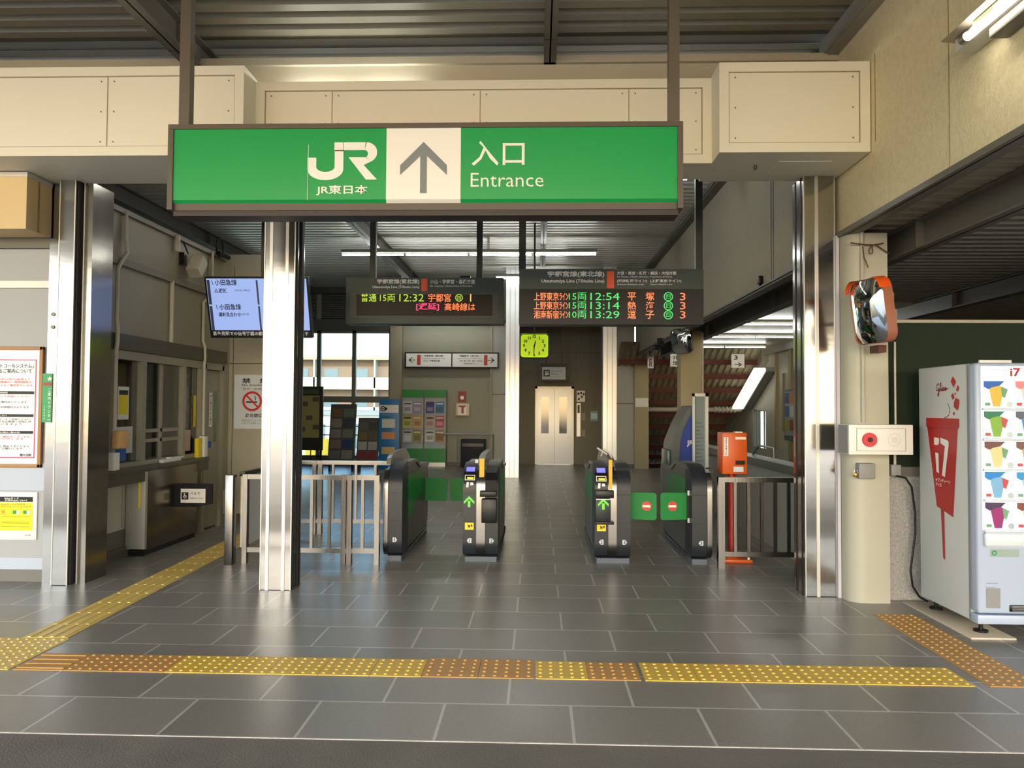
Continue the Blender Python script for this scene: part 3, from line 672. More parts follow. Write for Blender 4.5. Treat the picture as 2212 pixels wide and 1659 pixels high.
# ================================================================== staffed side gate on the left
t = thing('wheelchair_gate', 'low steel cabinet with black swing paddle under the office counter', 'side gate', (-3.92, 8.1, 0))
b = MB(); b.box(-4.085, -3.90, 7.60, 8.75, .05, .843, .004); part('cabinet', b, mat('bronze_steel', (128, 120, 108), .24, 1., bump=((2, 2, 4), .05)), t)
b = MB(); b.box(-4.085, -3.89, 7.55, 7.60, .07, .84, .003); part('front_post', b, mat('satin_post_steel', (176, 172, 164), .5, .4), t)
b = MB(); b.box(-4.08, -3.91, 7.58, 8.72, .0, .05); part('plinth', b, m_black, t)
b = MB(); b.box(-3.955, -3.938, 7.545, 7.55, .48, .80); part('yellow_strip', b, m_yellow, t)
b = MB(); b.cyl((-3.955, 8.2, .36), (-3.955, 8.2, .70), .012); b.cyl((-3.955, 8.2, .40), (-3.955, 8.2, .66), .036); part('hinge_tube', b, m_steelstrip, t)
b = MB(); b.prism([(-3.925, .41), (-3.66, .41), (-3.49, .445), (-3.49, .66), (-3.925, .66)], 'y', 8.19, 8.22, .004)
p = part('paddle', b, mat('dark_navy_paddle', (16, 19, 25), .5, spec=.25), t)
b = MB(); b.rect(-3.83, -3.56, .455, .605, front(8.186)); part('paddle_sign', b, m_signwhite, p)
b = MB(); b.rect(-3.82, -3.745, .49, .567, front(8.184)); b.text('ベルで', -3.725, .54, front(8.184), h=.03, bold=.01); b.text('お知らせください', -3.725, .495, front(8.184), w=.15, bold=.01); part('sign_print', b, m_black, p)
b = MB(); pl = front(8.182); b.disc((-3.782, .52), .018, pl, r_in=.012); b.disc((-3.788, .552), .007, pl); b.rect(-3.792, -3.784, .52, .545, pl); b.rect(-3.79, -3.77, .523, .53, pl); part('wheelchair_symbol', b, m_signwhite, p)

# ================================================================== orange box on its pole
t = thing('certificate_dispenser', 'orange box on a red pole behind the right railing', 'dispenser box', (1.92, 7.62, 0))
b = MB(); b.box(1.805, 2.045, 7.58, 7.80, .862, 1.265, .008); part('box', b, m_orange, t)
b = MB(); b.box(1.82, 1.86, 7.574, 7.58, 1.04, 1.22); b.box(1.93, 2.03, 7.574, 7.58, 1.20, 1.225); part('label', b, m_signwhite, t)
b = MB(); b.text('乗\n車\n駅\n証\n明\n書\n発\n行\n機', 1.84, 1.047, front(7.572), w=.016, h=.166, align='c', bold=.02); part('label_print', b, m_black, t)
b = MB(); b.box(1.93, 2.02, 7.572, 7.58, .955, .995); part('slot', b, m_black, t)
b = MB(); b.box(1.91, 2.005, 7.574, 7.58, .885, .935); part('notice', b, mat('pale_blue_print', (206, 226, 236), .5), t)
b = MB(); b.box(1.93, 2.0, 7.58, 7.66, 1.265, 1.275); part('top_label', b, m_signwhite, t)
b = MB(); b.cyl((1.92, 7.69, .04), (1.92, 7.69, .862), .035); part('pole', b, mat('red_pole', (176, 40, 26), .4), t)
b = MB(); b.box(1.80, 2.10, 7.60, 7.84, 0, .03, .006); b.cyl((1.92, 7.69, .03), (1.92, 7.69, .07), .09, .04); part('base', b, m_orange, t)
b = MB()
for x in (1.83, 2.07): b.cyl((x, 7.63, .03), (x, 7.63, .05), .014)
part('base_bolt', b, m_white, t)

# ================================================================== departure boards
def led(rgb, s=1.3): return mat('led_%d_%d_%d' % rgb, (10, 10, 10), .5, emit=(rgb, s*.72))
L_OR, L_GR, L_YG, L_PK, L_AM = led((255, 120, 70)), led((60, 190, 90)), led((150, 180, 40)), led((255, 60, 110)), led((255, 170, 90))
def board(lab, x0, x1, y, z0, z1, zsplit, posts, bezel):
    t = thing('departure_board', lab, 'departure board', ((x0+x1)/2, y+.1, z0))
    b = MB(); b.box(x0, x1, y, y+.24, z0, z1, .006); part('case', b, m_charcoal, t)
    b = MB()
    if bezel:
        b.box(x0+.055, x1-.06, y-.006, y, z0+.07, zsplit-.01); part('bezel', b, mat('grey_bezel', (84, 88, 90), .5, spec=.25), t)
        b = MB(); b.box(x0+.13, x1-.13, y-.008, y-.004, z0+.095, zsplit-.035)
    else: b.box(x0+.004, x1-.004, y-.006, y, z0+.004, zsplit-.01)
    part('screen', b, mat('dark_brown_screen', (52, 49, 47), .5, spec=.2) if bezel else m_charcoal2, t)
    for px in posts:
        b = MB(); b.box(px-.035, px+.035, y+.08, y+.15, z1, 4.53); part('hanging_post', b, mat('black_post', (34, 36, 34), .5), t)
    return t
Y1 = 8.98
t = board('left departure board, grey-framed with one train and a delay line', -2.268, -.402, Y1, 2.475, 3.02, 2.855, (-1.97, -.695), True)
for x in (-1.68, -.86):
    b = MB(); b.box(x-.06, x+.06, Y1+.06, Y1+.16, 3.02, 3.055); part('top_bracket', b, m_black, t)
p = front(Y1-.003)
def lettering(t, rows, m, name='lettering'):
    for r in rows:
        b = MB(); b.text(*r[:3], r[3] if len(r) > 3 and callable(r[3]) else p, **r[-1]); part(name, b, m, t, smooth=False)
m_let = mat('white_lettering', (232, 232, 228), .5)
lettering(t, [('宇都宮線(東北線)', -1.395, 2.94, dict(w=.50, h=.064, align='r', bold=.028)), ('Utsunomiya Line (Tōhoku Line)', -1.395, 2.888, dict(w=.555, h=.04, align='r', bold=.022)),
              ('小山・宇都宮・黒磯方面', -1.27, 2.945, dict(w=.53, h=.055, bold=.026)), ('for Oyama, Utsunomiya & Kuroiso', -1.27, 2.908, dict(w=.50, h=.024, bold=.022))], m_let)
b = MB(); b.rect(-1.372, -1.302, 2.862, 3.008, p); part('line_colour', b, mat('line_orange', (236, 92, 44), .4), t)
p = front(Y1-.011)
lettering(t, [('普通', -2.085, 2.735, dict(w=.185, h=.095, bold=.01)), ('15両', -1.86, 2.735, dict(w=.18, h=.09)), ('12:32', -1.63, 2.738, dict(w=.29, h=.088))], L_YG, 'led_text')
lettering(t, [('宇都宮', -1.29, 2.735, dict(w=.27, h=.095, bold=.006)), ('高崎線は', -1.095, 2.63, dict(w=.36, h=.09, bold=.006))], L_OR, 'led_text')
lettering(t, [('[遅延]', -1.43, 2.632, dict(w=.27, h=.088, bold=.012))], L_PK, 'led_text')
lettering(t, [('1', -.795, 2.738, dict(h=.088))], L_AM, 'led_text')
b = MB(); b.disc((-.925, 2.782), .045, p, 20, .036); b.text('四', -.925, 2.76, p, h=.044, align='c'); part('led_symbol', b, L_YG, t)
Y2 = 7.7
t = board('right departure board, wide dark screen listing three trains', -.19, 1.652, Y2, 2.335, 2.893, 2.70, (-.19+.03, 1.625), False)
p = front(Y2-.003)
lettering(t, [('宇都宮線(東北線)', .665, 2.805, dict(w=.57, h=.066, align='r', bold=.028)), ('Utsunomiya Line (Tōhoku Line)', .665, 2.745, dict(w=.63, h=.045, align='r', bold=.022)),
              ('大宮・東京・新宿・横浜・大船方面', .79, 2.832, dict(w=.59, h=.036, bold=.026)), ('for Ōmiya, Tōkyō, Shinjuku, Yokohama & Ōfuna', .79, 2.803, dict(w=.55, h=.019, bold=.02)),
              ('(湘南新宿ライン)', .79, 2.752, dict(w=.30, h=.036, bold=.026)), ('(上野東京ライン)', 1.12, 2.752, dict(w=.31, h=.036, bold=.026)),
              ('Shōnan-Shinjuku Line', .79, 2.726, dict(w=.27, h=.018, bold=.02)), ('Ueno-Tōkyō Line', 1.12, 2.726, dict(w=.22, h=.018, bold=.02))], m_let)
b = MB(); b.rect(.69, .762, 2.70, 2.868, p); part('line_colour', b, mat('line_orange', (236, 92, 44), .4), t)
p = front(Y2-.009)
for i, (a, c, d, e, f, g) in enumerate((('上野東京ﾗｲﾝ', '15両', '12:54', '平', '塚', '四'), ('上野東京ﾗｲﾝ', '15両', '13:14', '熱', '海', '四'), ('湘南新宿ﾗｲﾝ', '10両', '13:29', '逗', '子', '四'))):
    z = 2.573-i*.091
    lettering(t, [(a, -.04, z, dict(w=.345, h=.082, bold=.006)), (e, .895, z, dict(w=.085, h=.082, bold=.008)), (f, 1.075, z, dict(w=.085, h=.082, bold=.008)), ('3', 1.415, z+.004, dict(w=.055, h=.074))], L_OR, 'led_text')
    lettering(t, [(c, .31, z+.002, dict(w=.175, h=.078)), (d, .525, z+.004, dict(w=.29, h=.074))], L_GR, 'led_text')
    b = MB(); b.disc((1.30, z+.04), .046, p, 20, .037); b.text(g, 1.30, z+.018, p, h=.044, align='c'); part('led_symbol', b, L_GR, t)

# ================================================================== television
t = thing('hanging_monitor', 'large tilted monitor showing blue train notices, half hidden by the steel pillar', 'monitor', (-2.98, 8.1, 2.2))
tl = .32
def tvp(d=0.): return lambda u, v: (u, 8.0+(2.854-v)*tl-d, v)
b = MB(); q = tvp()
vv = [(-3.535, 2.235), (-2.425, 2.235), (-2.425, 2.86), (-3.535, 2.86)]
A = [b.bm.verts.new(q(*v)) for v in vv]; B = [b.bm.verts.new((q(*v)[0], q(*v)[1]+.06, v[1]+.018)) for v in vv]
b.bm.faces.new(A); b.bm.faces.new(B[::-1])
for i in range(4): b.bm.faces.new((A[i], B[i], B[(i+1) % 4], A[(i+1) % 4]))
part('case', b, m_black, t)
b = MB(); b.rect(-3.515, -2.445, 2.315, 2.845, tvp(.003)); part('screen', b, mat('blue_screen', (60, 70, 100), .25, emit=((150, 172, 224), .62)), t)
b = MB(); b.rect(-3.515, -2.445, 2.245, 2.313, tvp(.003)); part('ticker', b, mat('navy_ticker', (14, 18, 36), .3), t)
b = MB()
for z in (2.58, 2.315):
    b.rect(-3.51, -3.48, z, z+.25, tvp(.005)); b.rect(-2.985, -2.965, z, z+.25, tvp(.005))
part('column_bar', b, mat('slate_bar', (66, 78, 116), .4), t)
dk = mat('screen_print', (26, 34, 66), .5); p = tvp(.006)
lettering(t, [('\\ 小田急線', -3.46, 2.775, p, dict(w=.27, h=.062, bold=.022)), ('\\ 小田急線', -3.44, 2.525, p, dict(w=.27, h=.062, bold=.022)), ('△遅延', -3.44, 2.70, p, dict(w=.14, h=.045, bold=.022)),
              ('運転見合わせ', -3.42, 2.455, p, dict(w=.24, h=.045, bold=.024)), ('12月13日 10時56分', -3.22, 2.715, p, dict(w=.17, bold=.01)), ('12月13日', -3.18, 2.47, p, dict(w=.09, bold=.01))], dk, 'screen_text')
lettering(t, [('喜多見駅での信号確認の影響で、遅れが出ています', -3.505, 2.258, p, dict(w=1.04, h=.044, bold=.02))], mat('ticker_text', (220, 224, 236), .5), 'screen_text')
b = MB(); b.box(-2.99, -2.92, 8.17, 8.24, 2.75, 4.53); b.box(-3.1, -2.8, 8.2, 8.24, 2.5, 2.8); part('hanging_post', b, m_black, t)
# ================================================================== lamps
def tube_lamp(lab, p0, p1, n, name='tube_lamp', rail=True, grp=None, drop=0):
    """a row of lit tubes from p0 to p1 under a rail"""
    p0, p1 = Vector(p0), Vector(p1)
    t = thing(name, lab, 'lamp', (p0+p1)/2, grp)
    if rail:
        b = MB(); d = (p1-p0).normalized()
        if abs(d.x) > .9: b.box(min(p0.x, p1.x), max(p0.x, p1.x), p0.y-.02, p0.y+.02, p0.z+.035, p0.z+.09)
        else: b.tube([p0+Vector((0, 0, .06)), p1+Vector((0, 0, .06))], .03, 8)
        part('housing', b, mat('lamp_housing', (120, 118, 108), .5), t)
    for i in range(n):
        a = p0+(p1-p0)*((i+.02)/n); c = p0+(p1-p0)*((i+.98)/n)
        b = MB(); b.cyl(a, c, .011 if grp else .016, seg=10); part('tube', b, m_tube, t)
    if drop:
        b = MB(); m_ = (p0+p1)/2+Vector((.35, 0, .09)); b.cyl(m_, m_+Vector((0, 0, drop)), .02); part('hanger', b, m_steelstrip, t)
    return t
tube_lamp('long row of lit tubes under the ceiling above the two departure boards', (-3.5, 13.5, 4.2), (1.04, 13.5, 4.2), 4, drop=.24)
tube_lamp('added row of tubes lighting the ticket gates, hidden behind the green sign', (-3.5, 9.2, 4.25), (1.8, 9.2, 4.25), 4)  # unseen lamp row, added to brighten the gates and hall
tube_lamp('short row of tubes under the bulkhead above the two-way platform sign', (-3.45, 18.75, 3.53), (-1.2, 18.75, 3.53), 2)
tube_lamp('far row of ceiling tubes glimpsed between the departure boards', (-.9, 16.3, 4.25), (.6, 16.3, 4.25), 2)
for y, lab in ((12.4, 'nearest of three tube rows under the low ceiling by the stairs'), (14.6, 'middle of three tube rows under the low ceiling by the stairs'), (17.0, 'farthest of three tube rows under the low ceiling by the stairs')):
    tube_lamp(lab, (3.2, y, 2.85), (5.0, y, 2.85), 2, grp='tube rows over the stair bay')
t = thing('stair_lamp', 'broad lit batten lamp slanting down beside the stair roof', 'lamp', (5.2, 19.2, 1.9))
b = MB()
pa, pb = Vector((5.15, 18.0, 2.42)), Vector((5.15, 20.0, 1.52))
dn = (pb-pa).normalized().cross(Vector((1, 0, 0))).normalized()*.07
def slab(mb, p, q, off, hw, dx):
    c = [p+off+Vector((-hw, 0, 0)), p+off+Vector((hw, 0, 0)), q+off+Vector((hw, 0, 0)), q+off+Vector((-hw, 0, 0))]
    A = [mb.bm.verts.new(v-dx) for v in c]; B = [mb.bm.verts.new(v+dx) for v in c]
    mb.bm.faces.new(A); mb.bm.faces.new(B[::-1])
    for i in range(4): mb.bm.faces.new((A[i], B[i], B[(i+1) % 4], A[(i+1) % 4]))
slab(b, pa, pb, Vector((0, 0, 0)), .13, dn*.5); part('diffuser', b, mat('lit_diffuser', (240, 240, 230), .4, emit=((248, 246, 226), 1.1)), t)
b = MB(); slab(b, pa, pb, Vector((.24, 0, 0)), .10, dn*.8); part('housing', b, m_grey, t)

# ================================================================== ticket office front
W = -3.98
t = thing('office_counter', 'dark bronze counter shelf running below the ticket office windows', 'counter', (-3.92, 7.8, .75))
b = MB(); b.box(W-.11, -3.88, 6.5, 9.015, .845, .899, .004); part('top', b, m_brownband, t)
b = MB(); b.box(W-.11, -3.89, 6.5, 7.54, .745, .845); part('fascia', b, m_brownband, t)
b = MB(); b.box(W-.11, -3.89, 8.76, 9.015, .745, .845); part('fascia', b, m_brownband, t)
pe = east(W+.02)
t = thing('office_window', 'ticket office window with aluminium frames and yellow notices behind glass', 'window', (W, 8.0, .9))
b = MB()
b.box(W-.07, W+.015, 6.98, 9.03, 1.94, 2.02); b.box(W-.07, W+.02, 6.98, 9.03, .90, .945)
part('head_and_sill', b, m_frame, t)
for y0, y1 in ((6.98, 7.06), (7.60, 7.68), (8.50, 8.56), (8.96, 9.03)):
    b = MB(); b.box(W-.07, W+.015, y0, y1, .945, 1.94); part('mullion', b, m_frame, t)
b = MB(); b.box(W-.06, W-.02, 8.05, 8.09, .945, 1.94); part('sash_stile', b, m_frame, t)
for z in (1.12, 1.22):
    b = MB(); b.box(W-.06, W-.02, 7.68, 8.5, z, z+.035); part('transom', b, m_frame, t)
b = MB(); b.box(W-.045, W-.04, 7.06, 8.96, .945, 1.94); part('glass', b, m_glassdark, t)
pe = east(W-.036)
b = MB(); b.rect(7.10, 7.19, 1.32, 1.66, pe); part('yellow_notice', b, m_yellow, t)
b = MB(); b.text('本日の\n運転状\n況のお\n知らせ', 7.145, 1.34, east(W-.034), w=.05, h=.3, align='c', bold=.02); part('notice_text', b, m_black, t)
b = MB(); b.rect(7.24, 7.44, 1.36, 1.68, pe); part('notice', b, m_white, t)
b = MB(); b.rect(7.26, 7.42, 1.41, 1.60, east(W-.034)); part('notice_field', b, m_yellow, t)
b = MB(); b.rect(7.26, 7.42, 1.60, 1.645, east(W-.034)); part('notice_header', b, m_black, t)
b = MB(); b.rect(7.08, 7.52, 1.03, 1.29, pe); part('white_notice', b, mat('grey_white_paper', (206, 212, 210), .6), t)
b = MB()
for i, (a, c) in enumerate(((7.2, 7.4), (7.12, 7.48), (7.16, 7.44), (7.16, 7.44), (7.16, 7.40))): b.rect(a, c, 1.24-i*.04, 1.247-i*.04, east(W-.034))
part('notice_lines', b, m_grey, t)
b = MB(); b.rect(8.60, 8.80, .98, 1.22, pe); part('timetable', b, mat('timetable_paper', (206, 176, 160), .6), t)
b = MB(); b.rect(8.86, 8.93, 1.25, 1.62, pe); part('side_notice', b, m_yellow, t)
b = MB(); b.box(W+.025, W+.07, 8.78, 8.86, .90, 1.12); t2 = solo('leaflet_stack', b, m_yellow, 'yellow leaflets standing on the office sill beside the corridor door', 'leaflets')
b = MB(); b.box(W+.024, W+.07, 7.95, 8.35, .90, .93); b.box(W+.024, W+.08, 8.1, 8.4, .93, .945); solo('paper_pile', b, m_white, 'crumpled white papers lying on the office counter', 'papers')
# door beside the office windows
t = struct('door_1', MB().box(W-.06, W-.03, 9.10, 9.58, .02, 1.93), mat('grey_beige_door', (150, 144, 124), .5))
b = MB(); b.box(W-.05, W+.01, 9.06, 9.11, 0, 2.0); b.box(W-.05, W+.01, 9.57, 9.62, 0, 2.0); b.box(W-.05, W+.01, 9.06, 9.62, 1.94, 2.02); part('door_frame', b, m_frame, t)
b = MB(); b.box(W-.03, W-.026, 9.42, 9.50, 1.05, 1.68); part('narrow_pane', b, mat('green_pane', (70, 112, 84), .2), t)
pe = east(W-.026)
b = MB(); b.rect(9.27, 9.36, 1.24, 1.66, pe); part('notice', b, m_signwhite, t)
b = MB(); b.text('関\n係\n者\n以\n外\n立\n入\n禁\n止', 9.315, 1.27, east(W-.024), w=.045, h=.36, align='c', bold=.02); part('notice_print', b, mat('dark_red_print', (70, 26, 14), .6), t)
b = MB(); b.rect(9.12, 9.19, 1.80, 1.88, pe); part('blue_sticker', b, mat('sticker_blue', (44, 72, 130), .5), t)
b = MB(); b.rect(9.12, 9.19, 1.70, 1.78, pe); part('orange_sticker', b, mat('sticker_orange', (220, 160, 60), .5), t)
b = MB(); b.box(W-.03, W+.03, 9.16, 9.26, 1.0, 1.03); part('lever', b, m_steelstrip, t)
# conduits and small fittings on the office wall
m_pipe = mat('conduit_white', (200, 194, 178), .45)
b = MB(); b.tube([(W+.043, 7.05, 1.27), (W+.043, 7.05, 2.0), (W+.055, 7.05, 2.1), (W+.055, 7.05, 2.22), (W+.043, 7.05, 2.3), (W+.043, 7.05, 2.78), (W+.05, 7.12, 2.88), (W+.05, 7.2, 2.96), (W+.03, 7.2, 3.1), (W+.03, 7.2, 3.36)], .02, 8)
solo('conduit', b, m_pipe, 'white conduit pipe with bends down the office wall nearest the steel corner pillar', 'pipe')
b = MB(); b.tube([(W+.042, 8.96, 1.15), (W+.042, 8.96, 1.2), (W+.042, 8.96, 2.0), (W+.05, 8.96, 2.06), (W+.045, 8.96, 2.2), (W+.02, 8.96, 2.26), (W+.02, 8.96, 2.72), (W+.05, 9.1, 2.82), (W+.05, 9.12, 3.36)], .017, 8)
solo('conduit', b, m_pipe, 'thin white conduit pipe down the office wall beside the grey door', 'pipe')
b = MB(); b.cyl((W+.02, 8.17, 2.18), (W+.02, 8.17, 2.85), .022); solo('conduit', b, m_pipe, 'short straight white pipe between the two bands of the office wall', 'pipe')
t = thing('loudspeaker', 'white bracket loudspeaker high on the office wall above the hanging monitor', 'loudspeaker', (W+.12, 8.55, 3.03))
b = MB(); b.prism([(8.38, 3.02), (8.55, 3.20), (8.66, 3.12), (8.50, 2.94)], 'x', W+.06, W+.20, .008); part('box', b, m_pipe, t)
b = MB(); b.box(W, W+.06, 8.36, 8.42, 3.06, 3.2); part('bracket', b, m_black, t)
b = MB(); b.tube([(W+.03, 8.25, 3.30), (W+.05, 8.35, 3.31), (W+.06, 8.45, 3.2)], .008, 6); part('cable', b, m_black, t)
b = MB(); b.cyl((W+.04, 8.23, 3.18), (W+.04, 8.23, 3.36), .03); solo('sensor_tube', b, m_pipe, 'small white cylinder on the office wall left of the loudspeaker', 'sensor')
b = MB(); b.tube([(W+.08, 9.25+.1*math.cos(a*.5), 3.43+.11*math.sin(a*.5)) for a in range(15)], .01, 6); b.tube([(W+.08, 9.2, 3.36), (W+.09, 9.5, 3.36)], .03, 8); solo('cable_coil', b, m_black, 'round coil of black cable on top of the office block', 'cable')
# framed timetable boards near the corner pillar
def wallboard(lab, x, y0, y1, z0, z1, frame, face, name='poster_board'):
    t = thing(name, lab, 'poster', (x, (y0+y1)/2, z0))
    b = MB(); b.box(x, x+.03, y0, y1, z0, z1); part('frame', b, frame, t)
    b = MB(); b.rect(y0+.025, y1-.025, z0+.03, z1-.03, east(x+.033)); part('face', b, face, t)
    return t
t = wallboard('black-framed fare table with pinkish print beside the corner pillar', W+.01, 6.60, 6.84, .905, 1.90, m_black, mat('fare_paper', (204, 196, 194), .35))
b = MB()
for i in range(16): b.rect(6.64, 6.8, .92+i*.052, .94+i*.052, east(W+.046))
part('print', b, mat('fare_print', (130, 110, 112), .5), t)
wallboard('small black-framed notice right of the fare table', W+.005, 6.86, 6.93, 1.22, 1.62, m_black, m_grey, 'notice_frame')
t = thing('leaflet_box', 'white leaflet box with blue front on the counter by the near conduit', 'leaflet box', (W+.08, 7.0, .9))
b = MB(); b.box(W+.03, W+.11, 6.93, 7.03, .90, 1.06); part('box', b, m_white, t)
b = MB(); b.box(W+.06, W+.11, 7.04, 7.14, .98, 1.09); part('blue_box', b, mat('blue_box', (30, 84, 150), .5), t)
b = MB(); b.box(W+.025, W+.10, 7.04, 7.22, 1.09, 1.26, .01); part('card', b, mat('peach_card', (222, 176, 120), .6), t)
t = thing('leaflet_box', 'white leaflet box with blue front at the counter end by the door', 'leaflet box', (W+.08, 8.95, .9))
b = MB(); b.box(W+.022, W+.09, 8.9, 8.98, .90, 1.14); part('box', b, m_white, t)
b = MB(); b.box(W+.05, W+.10, 9.0, 9.06, 1.0, 1.08); part('blue_box', b, mat('blue_box', (30, 84, 150), .5), t)
# no smoking sign
t = thing('no_smoking_sign', 'white no-smoking sign on the recess wall left of the free-standing pillar', 'sign', (-3.6, 9.79, 1.2))
b = MB(); b.box(-3.90, -3.36, 9.78, 9.80, 1.205, 1.90); part('plate', b, mat('cool_white_plate', (216, 222, 228), .4), t)
p = front(9.776)
lettering(t, [('禁　煙', -3.80, 1.79, p, dict(w=.34, h=.065, bold=.016)), ('No Smoking', -3.80, 1.748, p, dict(w=.30, h=.032, bold=.01)), ('금연 · 吸烟', -3.79, 1.705, p, dict(w=.24, h=.025)), ('終日禁煙', -3.75, 1.352, p, dict(w=.22, h=.048, bold=.016))], m_black)
lettering(t, [('健康増進法により禁煙です', -3.80, 1.30, p, dict(w=.34)), ('ご協力をお願いします', -3.80, 1.265, p, dict(w=.30))], m_grey)
b = MB(); b.disc((-3.665, 1.56), .128, p, 32, .10); b.poly([(-3.665-.085, 1.56+.07), (-3.665-.07, 1.56+.085), (-3.665+.085, 1.56-.07), (-3.665+.07, 1.56-.085)], front(9.774)); part('prohibition_ring', b, mat('sign_red', (214, 22, 34), .4), t)
b = MB(); b.rect(-3.745, -3.60, 1.54, 1.558, front(9.7755)); b.poly([(-3.63, 1.57), (-3.622, 1.6), (-3.64, 1.63), (-3.63, 1.63), (-3.612, 1.6), (-3.62, 1.57)], front(9.7755)); part('cigarette', b, m_black, t)

# ================================================================== clock
t = thing('station_clock', 'lit yellow-green square clock hanging in front of the elevator wall', 'clock', (-.05, 12.6, 2.28))
b = MB(); b.box(-.30, .195, 12.5, 12.62, 2.29, 2.71, .05, 4); part('case', b, mat('clock_case', (70, 68, 62), .4), t)
b = MB(); b.box(-.275, .17, 12.485, 12.51, 2.315, 2.685, .045, 4); part('dial', b, mat('clock_dial', (190, 220, 30), .4, emit=((186, 214, 20), .3)), t)
p = front(12.481); cx, cz = -.055, 2.50
for k in range(1, 13):
    a = R(90-30*k); rr = .145 if k % 3 else .15
    b = MB(); b.text(str(k), cx+1.12*rr*math.cos(a), cz+rr*math.sin(a)-.02, p, h=.05, align='c', bold=.045); part('numeral', b, m_black, t)
for a, l, w in ((R(90-15.5), .085, .012), (R(-93), .135, .009)):
    b = MB(); d = Vector((math.cos(a), math.sin(a))); n = Vector((-d.y, d.x))*w
    b.poly([(cx-n.x-d.x*.02, cz-n.y-d.y*.02), (cx+n.x-d.x*.02, cz+n.y-d.y*.02), (cx+n.x*.6+d.x*l, cz+n.y*.6+d.y*l), (cx-n.x*.6+d.x*l, cz-n.y*.6+d.y*l)], front(12.478)); part('hand', b, m_black, t)
b = MB(); b.box(-.07, -.04, 12.54, 12.57, 2.71, 4.53); part('hanger', b, m_black, t)

# ================================================================== back wall
t = thing('platform_sign', 'long two-part white platform sign with arrows, above the leaflet racks', 'sign', (-2.2, 19.5, 2.49))
b = MB(); b.box(-3.38, -.985, 19.44, 19.6, 2.485, 2.89); part('case', b, m_black, t)
b = MB(); b.box(-3.34, -2.19, 19.43, 19.45, 2.52, 2.855); part('left_face', b, m_signwhite, t)
b = MB(); b.box(-2.16, -1.02, 19.43, 19.45, 2.52, 2.855); part('right_face', b, m_signwhite, t)
p = front(19.426)
for x0, d in ((-3.28, 1), (-1.09, -1)):
    b = MB(); b.rect(min(x0, x0+d*.17), max(x0, x0+d*.17), 2.68, 2.695, p)
    b.poly([(x0, 2.6875), (x0+d*.09, 2.76), (x0+d*.11, 2.76), (x0+d*.04, 2.6875), (x0+d*.11, 2.615), (x0+d*.09, 2.615)], p); part('arrow', b, m_black, t)
for x0 in (-3.06, -1.36):
    b = MB(); b.rect(x0, x0+.09, 2.56, 2.82, p); part('line_colour', b, mat('line_red_orange', (206, 64, 50), .5), t)
lettering(t, [('1  宇都宮線（東北線）', -2.94, 2.77, p, dict(w=.55, h=.05, bold=.012)), ('Utsunomiya Line (Tōhoku Line)', -2.94, 2.71, p, dict(w=.58, h=.035)), ('小山・宇都宮方面', -2.90, 2.65, p, dict(w=.42, h=.045, bold=.012)),
              ('宇都宮線（東北線）3', -1.98, 2.77, p, dict(w=.56, h=.05, bold=.012)), ('Utsunomiya Line (Tōhoku Line)', -2.02, 2.71, p, dict(w=.60, h=.035)), ('大宮・東京・新宿・横浜・大船方面', -1.98, 2.65, p, dict(w=.58, h=.042, bold=.012)), ('湘南新宿ライン', -1.88, 2.58, p, dict(w=.40, h=.04))], m_black)
# leaflet racks
m_lav = mat('rack_grey', (176, 182, 184), .35)
LEAF = [[(206, 196, 200), (150, 130, 170), (196, 190, 90), (214, 160, 90), (200, 204, 200), (150, 140, 70)], [(70, 64, 130), (60, 120, 170), (206, 176, 166), (190, 80, 110), (216, 218, 216), (170, 120, 60)]]
LAB = [['pale lilac', 'violet', 'yellow-topped', 'orange-striped', 'plain white', 'olive'], ['indigo', 'blue', 'pale pink', 'crimson-banded', 'white gear-patterned', 'brown']]
for k, x0 in enumerate((-3.42, -2.85)):
    x1 = x0+.545
    t = thing('leaflet_rack', ('left' if k == 0 else 'right')+' of two green and grey leaflet racks against the back wall', 'leaflet rack', ((x0+x1)/2, 19.4, 0), 'green leaflet racks')
    b = MB(); b.box(x0, x1, 19.38, 19.56, .08, 1.92); part('back', b, m_lav, t)
    b = MB(); b.box(x0, x1, 19.34, 19.56, 1.74, 1.93); part('header', b, m_green2, t)
    b = MB(); b.box(x0, x1, 19.34, 19.56, .10, .45); part('lower_panel', b, m_green2, t)
    b = MB(); b.box(x0+.01, x1-.01, 19.36, 19.56, 0, .10); part('plinth', b, m_steelstrip, t)
    for q in (0, 1):
        b = MB(); b.box(x0-.008 if q == 0 else x1, x0 if q == 0 else x1+.008, 19.33, 19.56, .08, 1.93); part('side', b, m_grey, t)
    for r in range(3):
        z = 1.34-r*.36
        b = MB(); b.box(x0+.02, x1-.02, 19.30, 19.38, z-.02, z+.0); part('shelf', b, m_lav, t)
    for r in range(3):
        for c in range(2):
            i = r*2+c; z = 1.342-r*.36; xa = x0+.035+c*.25
            l = thing('leaflet', '%s leaflet in the %s row of the %s rack' % (LAB[k][i], ('top', 'middle', 'bottom')[r], ('left', 'right')[k]), 'leaflet', (xa+.11, 19.33, z), 'leaflets in the green racks')
            b = MB(); b.prism([(19.315, z), (19.325, z), (19.375, z+.29), (19.365, z+.29)], 'x', xa, xa+.215); part('sheet', b, flat(LEAF[k][i]), l)
            slp = lambda u, v, zz=z: (u, 19.313+(v-zz)*.172-.003, v)
            b = MB(); b.rect(xa+.03, xa+.185, z+.05, z+.15, slp); part('picture', b, flat(tuple(int(v*.55+.45*w_) for v, w_ in zip(LEAF[k][i], ((70, 74, 80), (226, 222, 214), (90, 70, 60))[(i+k) % 3]))), l)
            b = MB(); b.rect(xa+.02, xa+.195, z+.22, z+.255, slp); part('title_band', b, flat((226, 226, 222) if i % 2 else (60, 56, 70)), l)
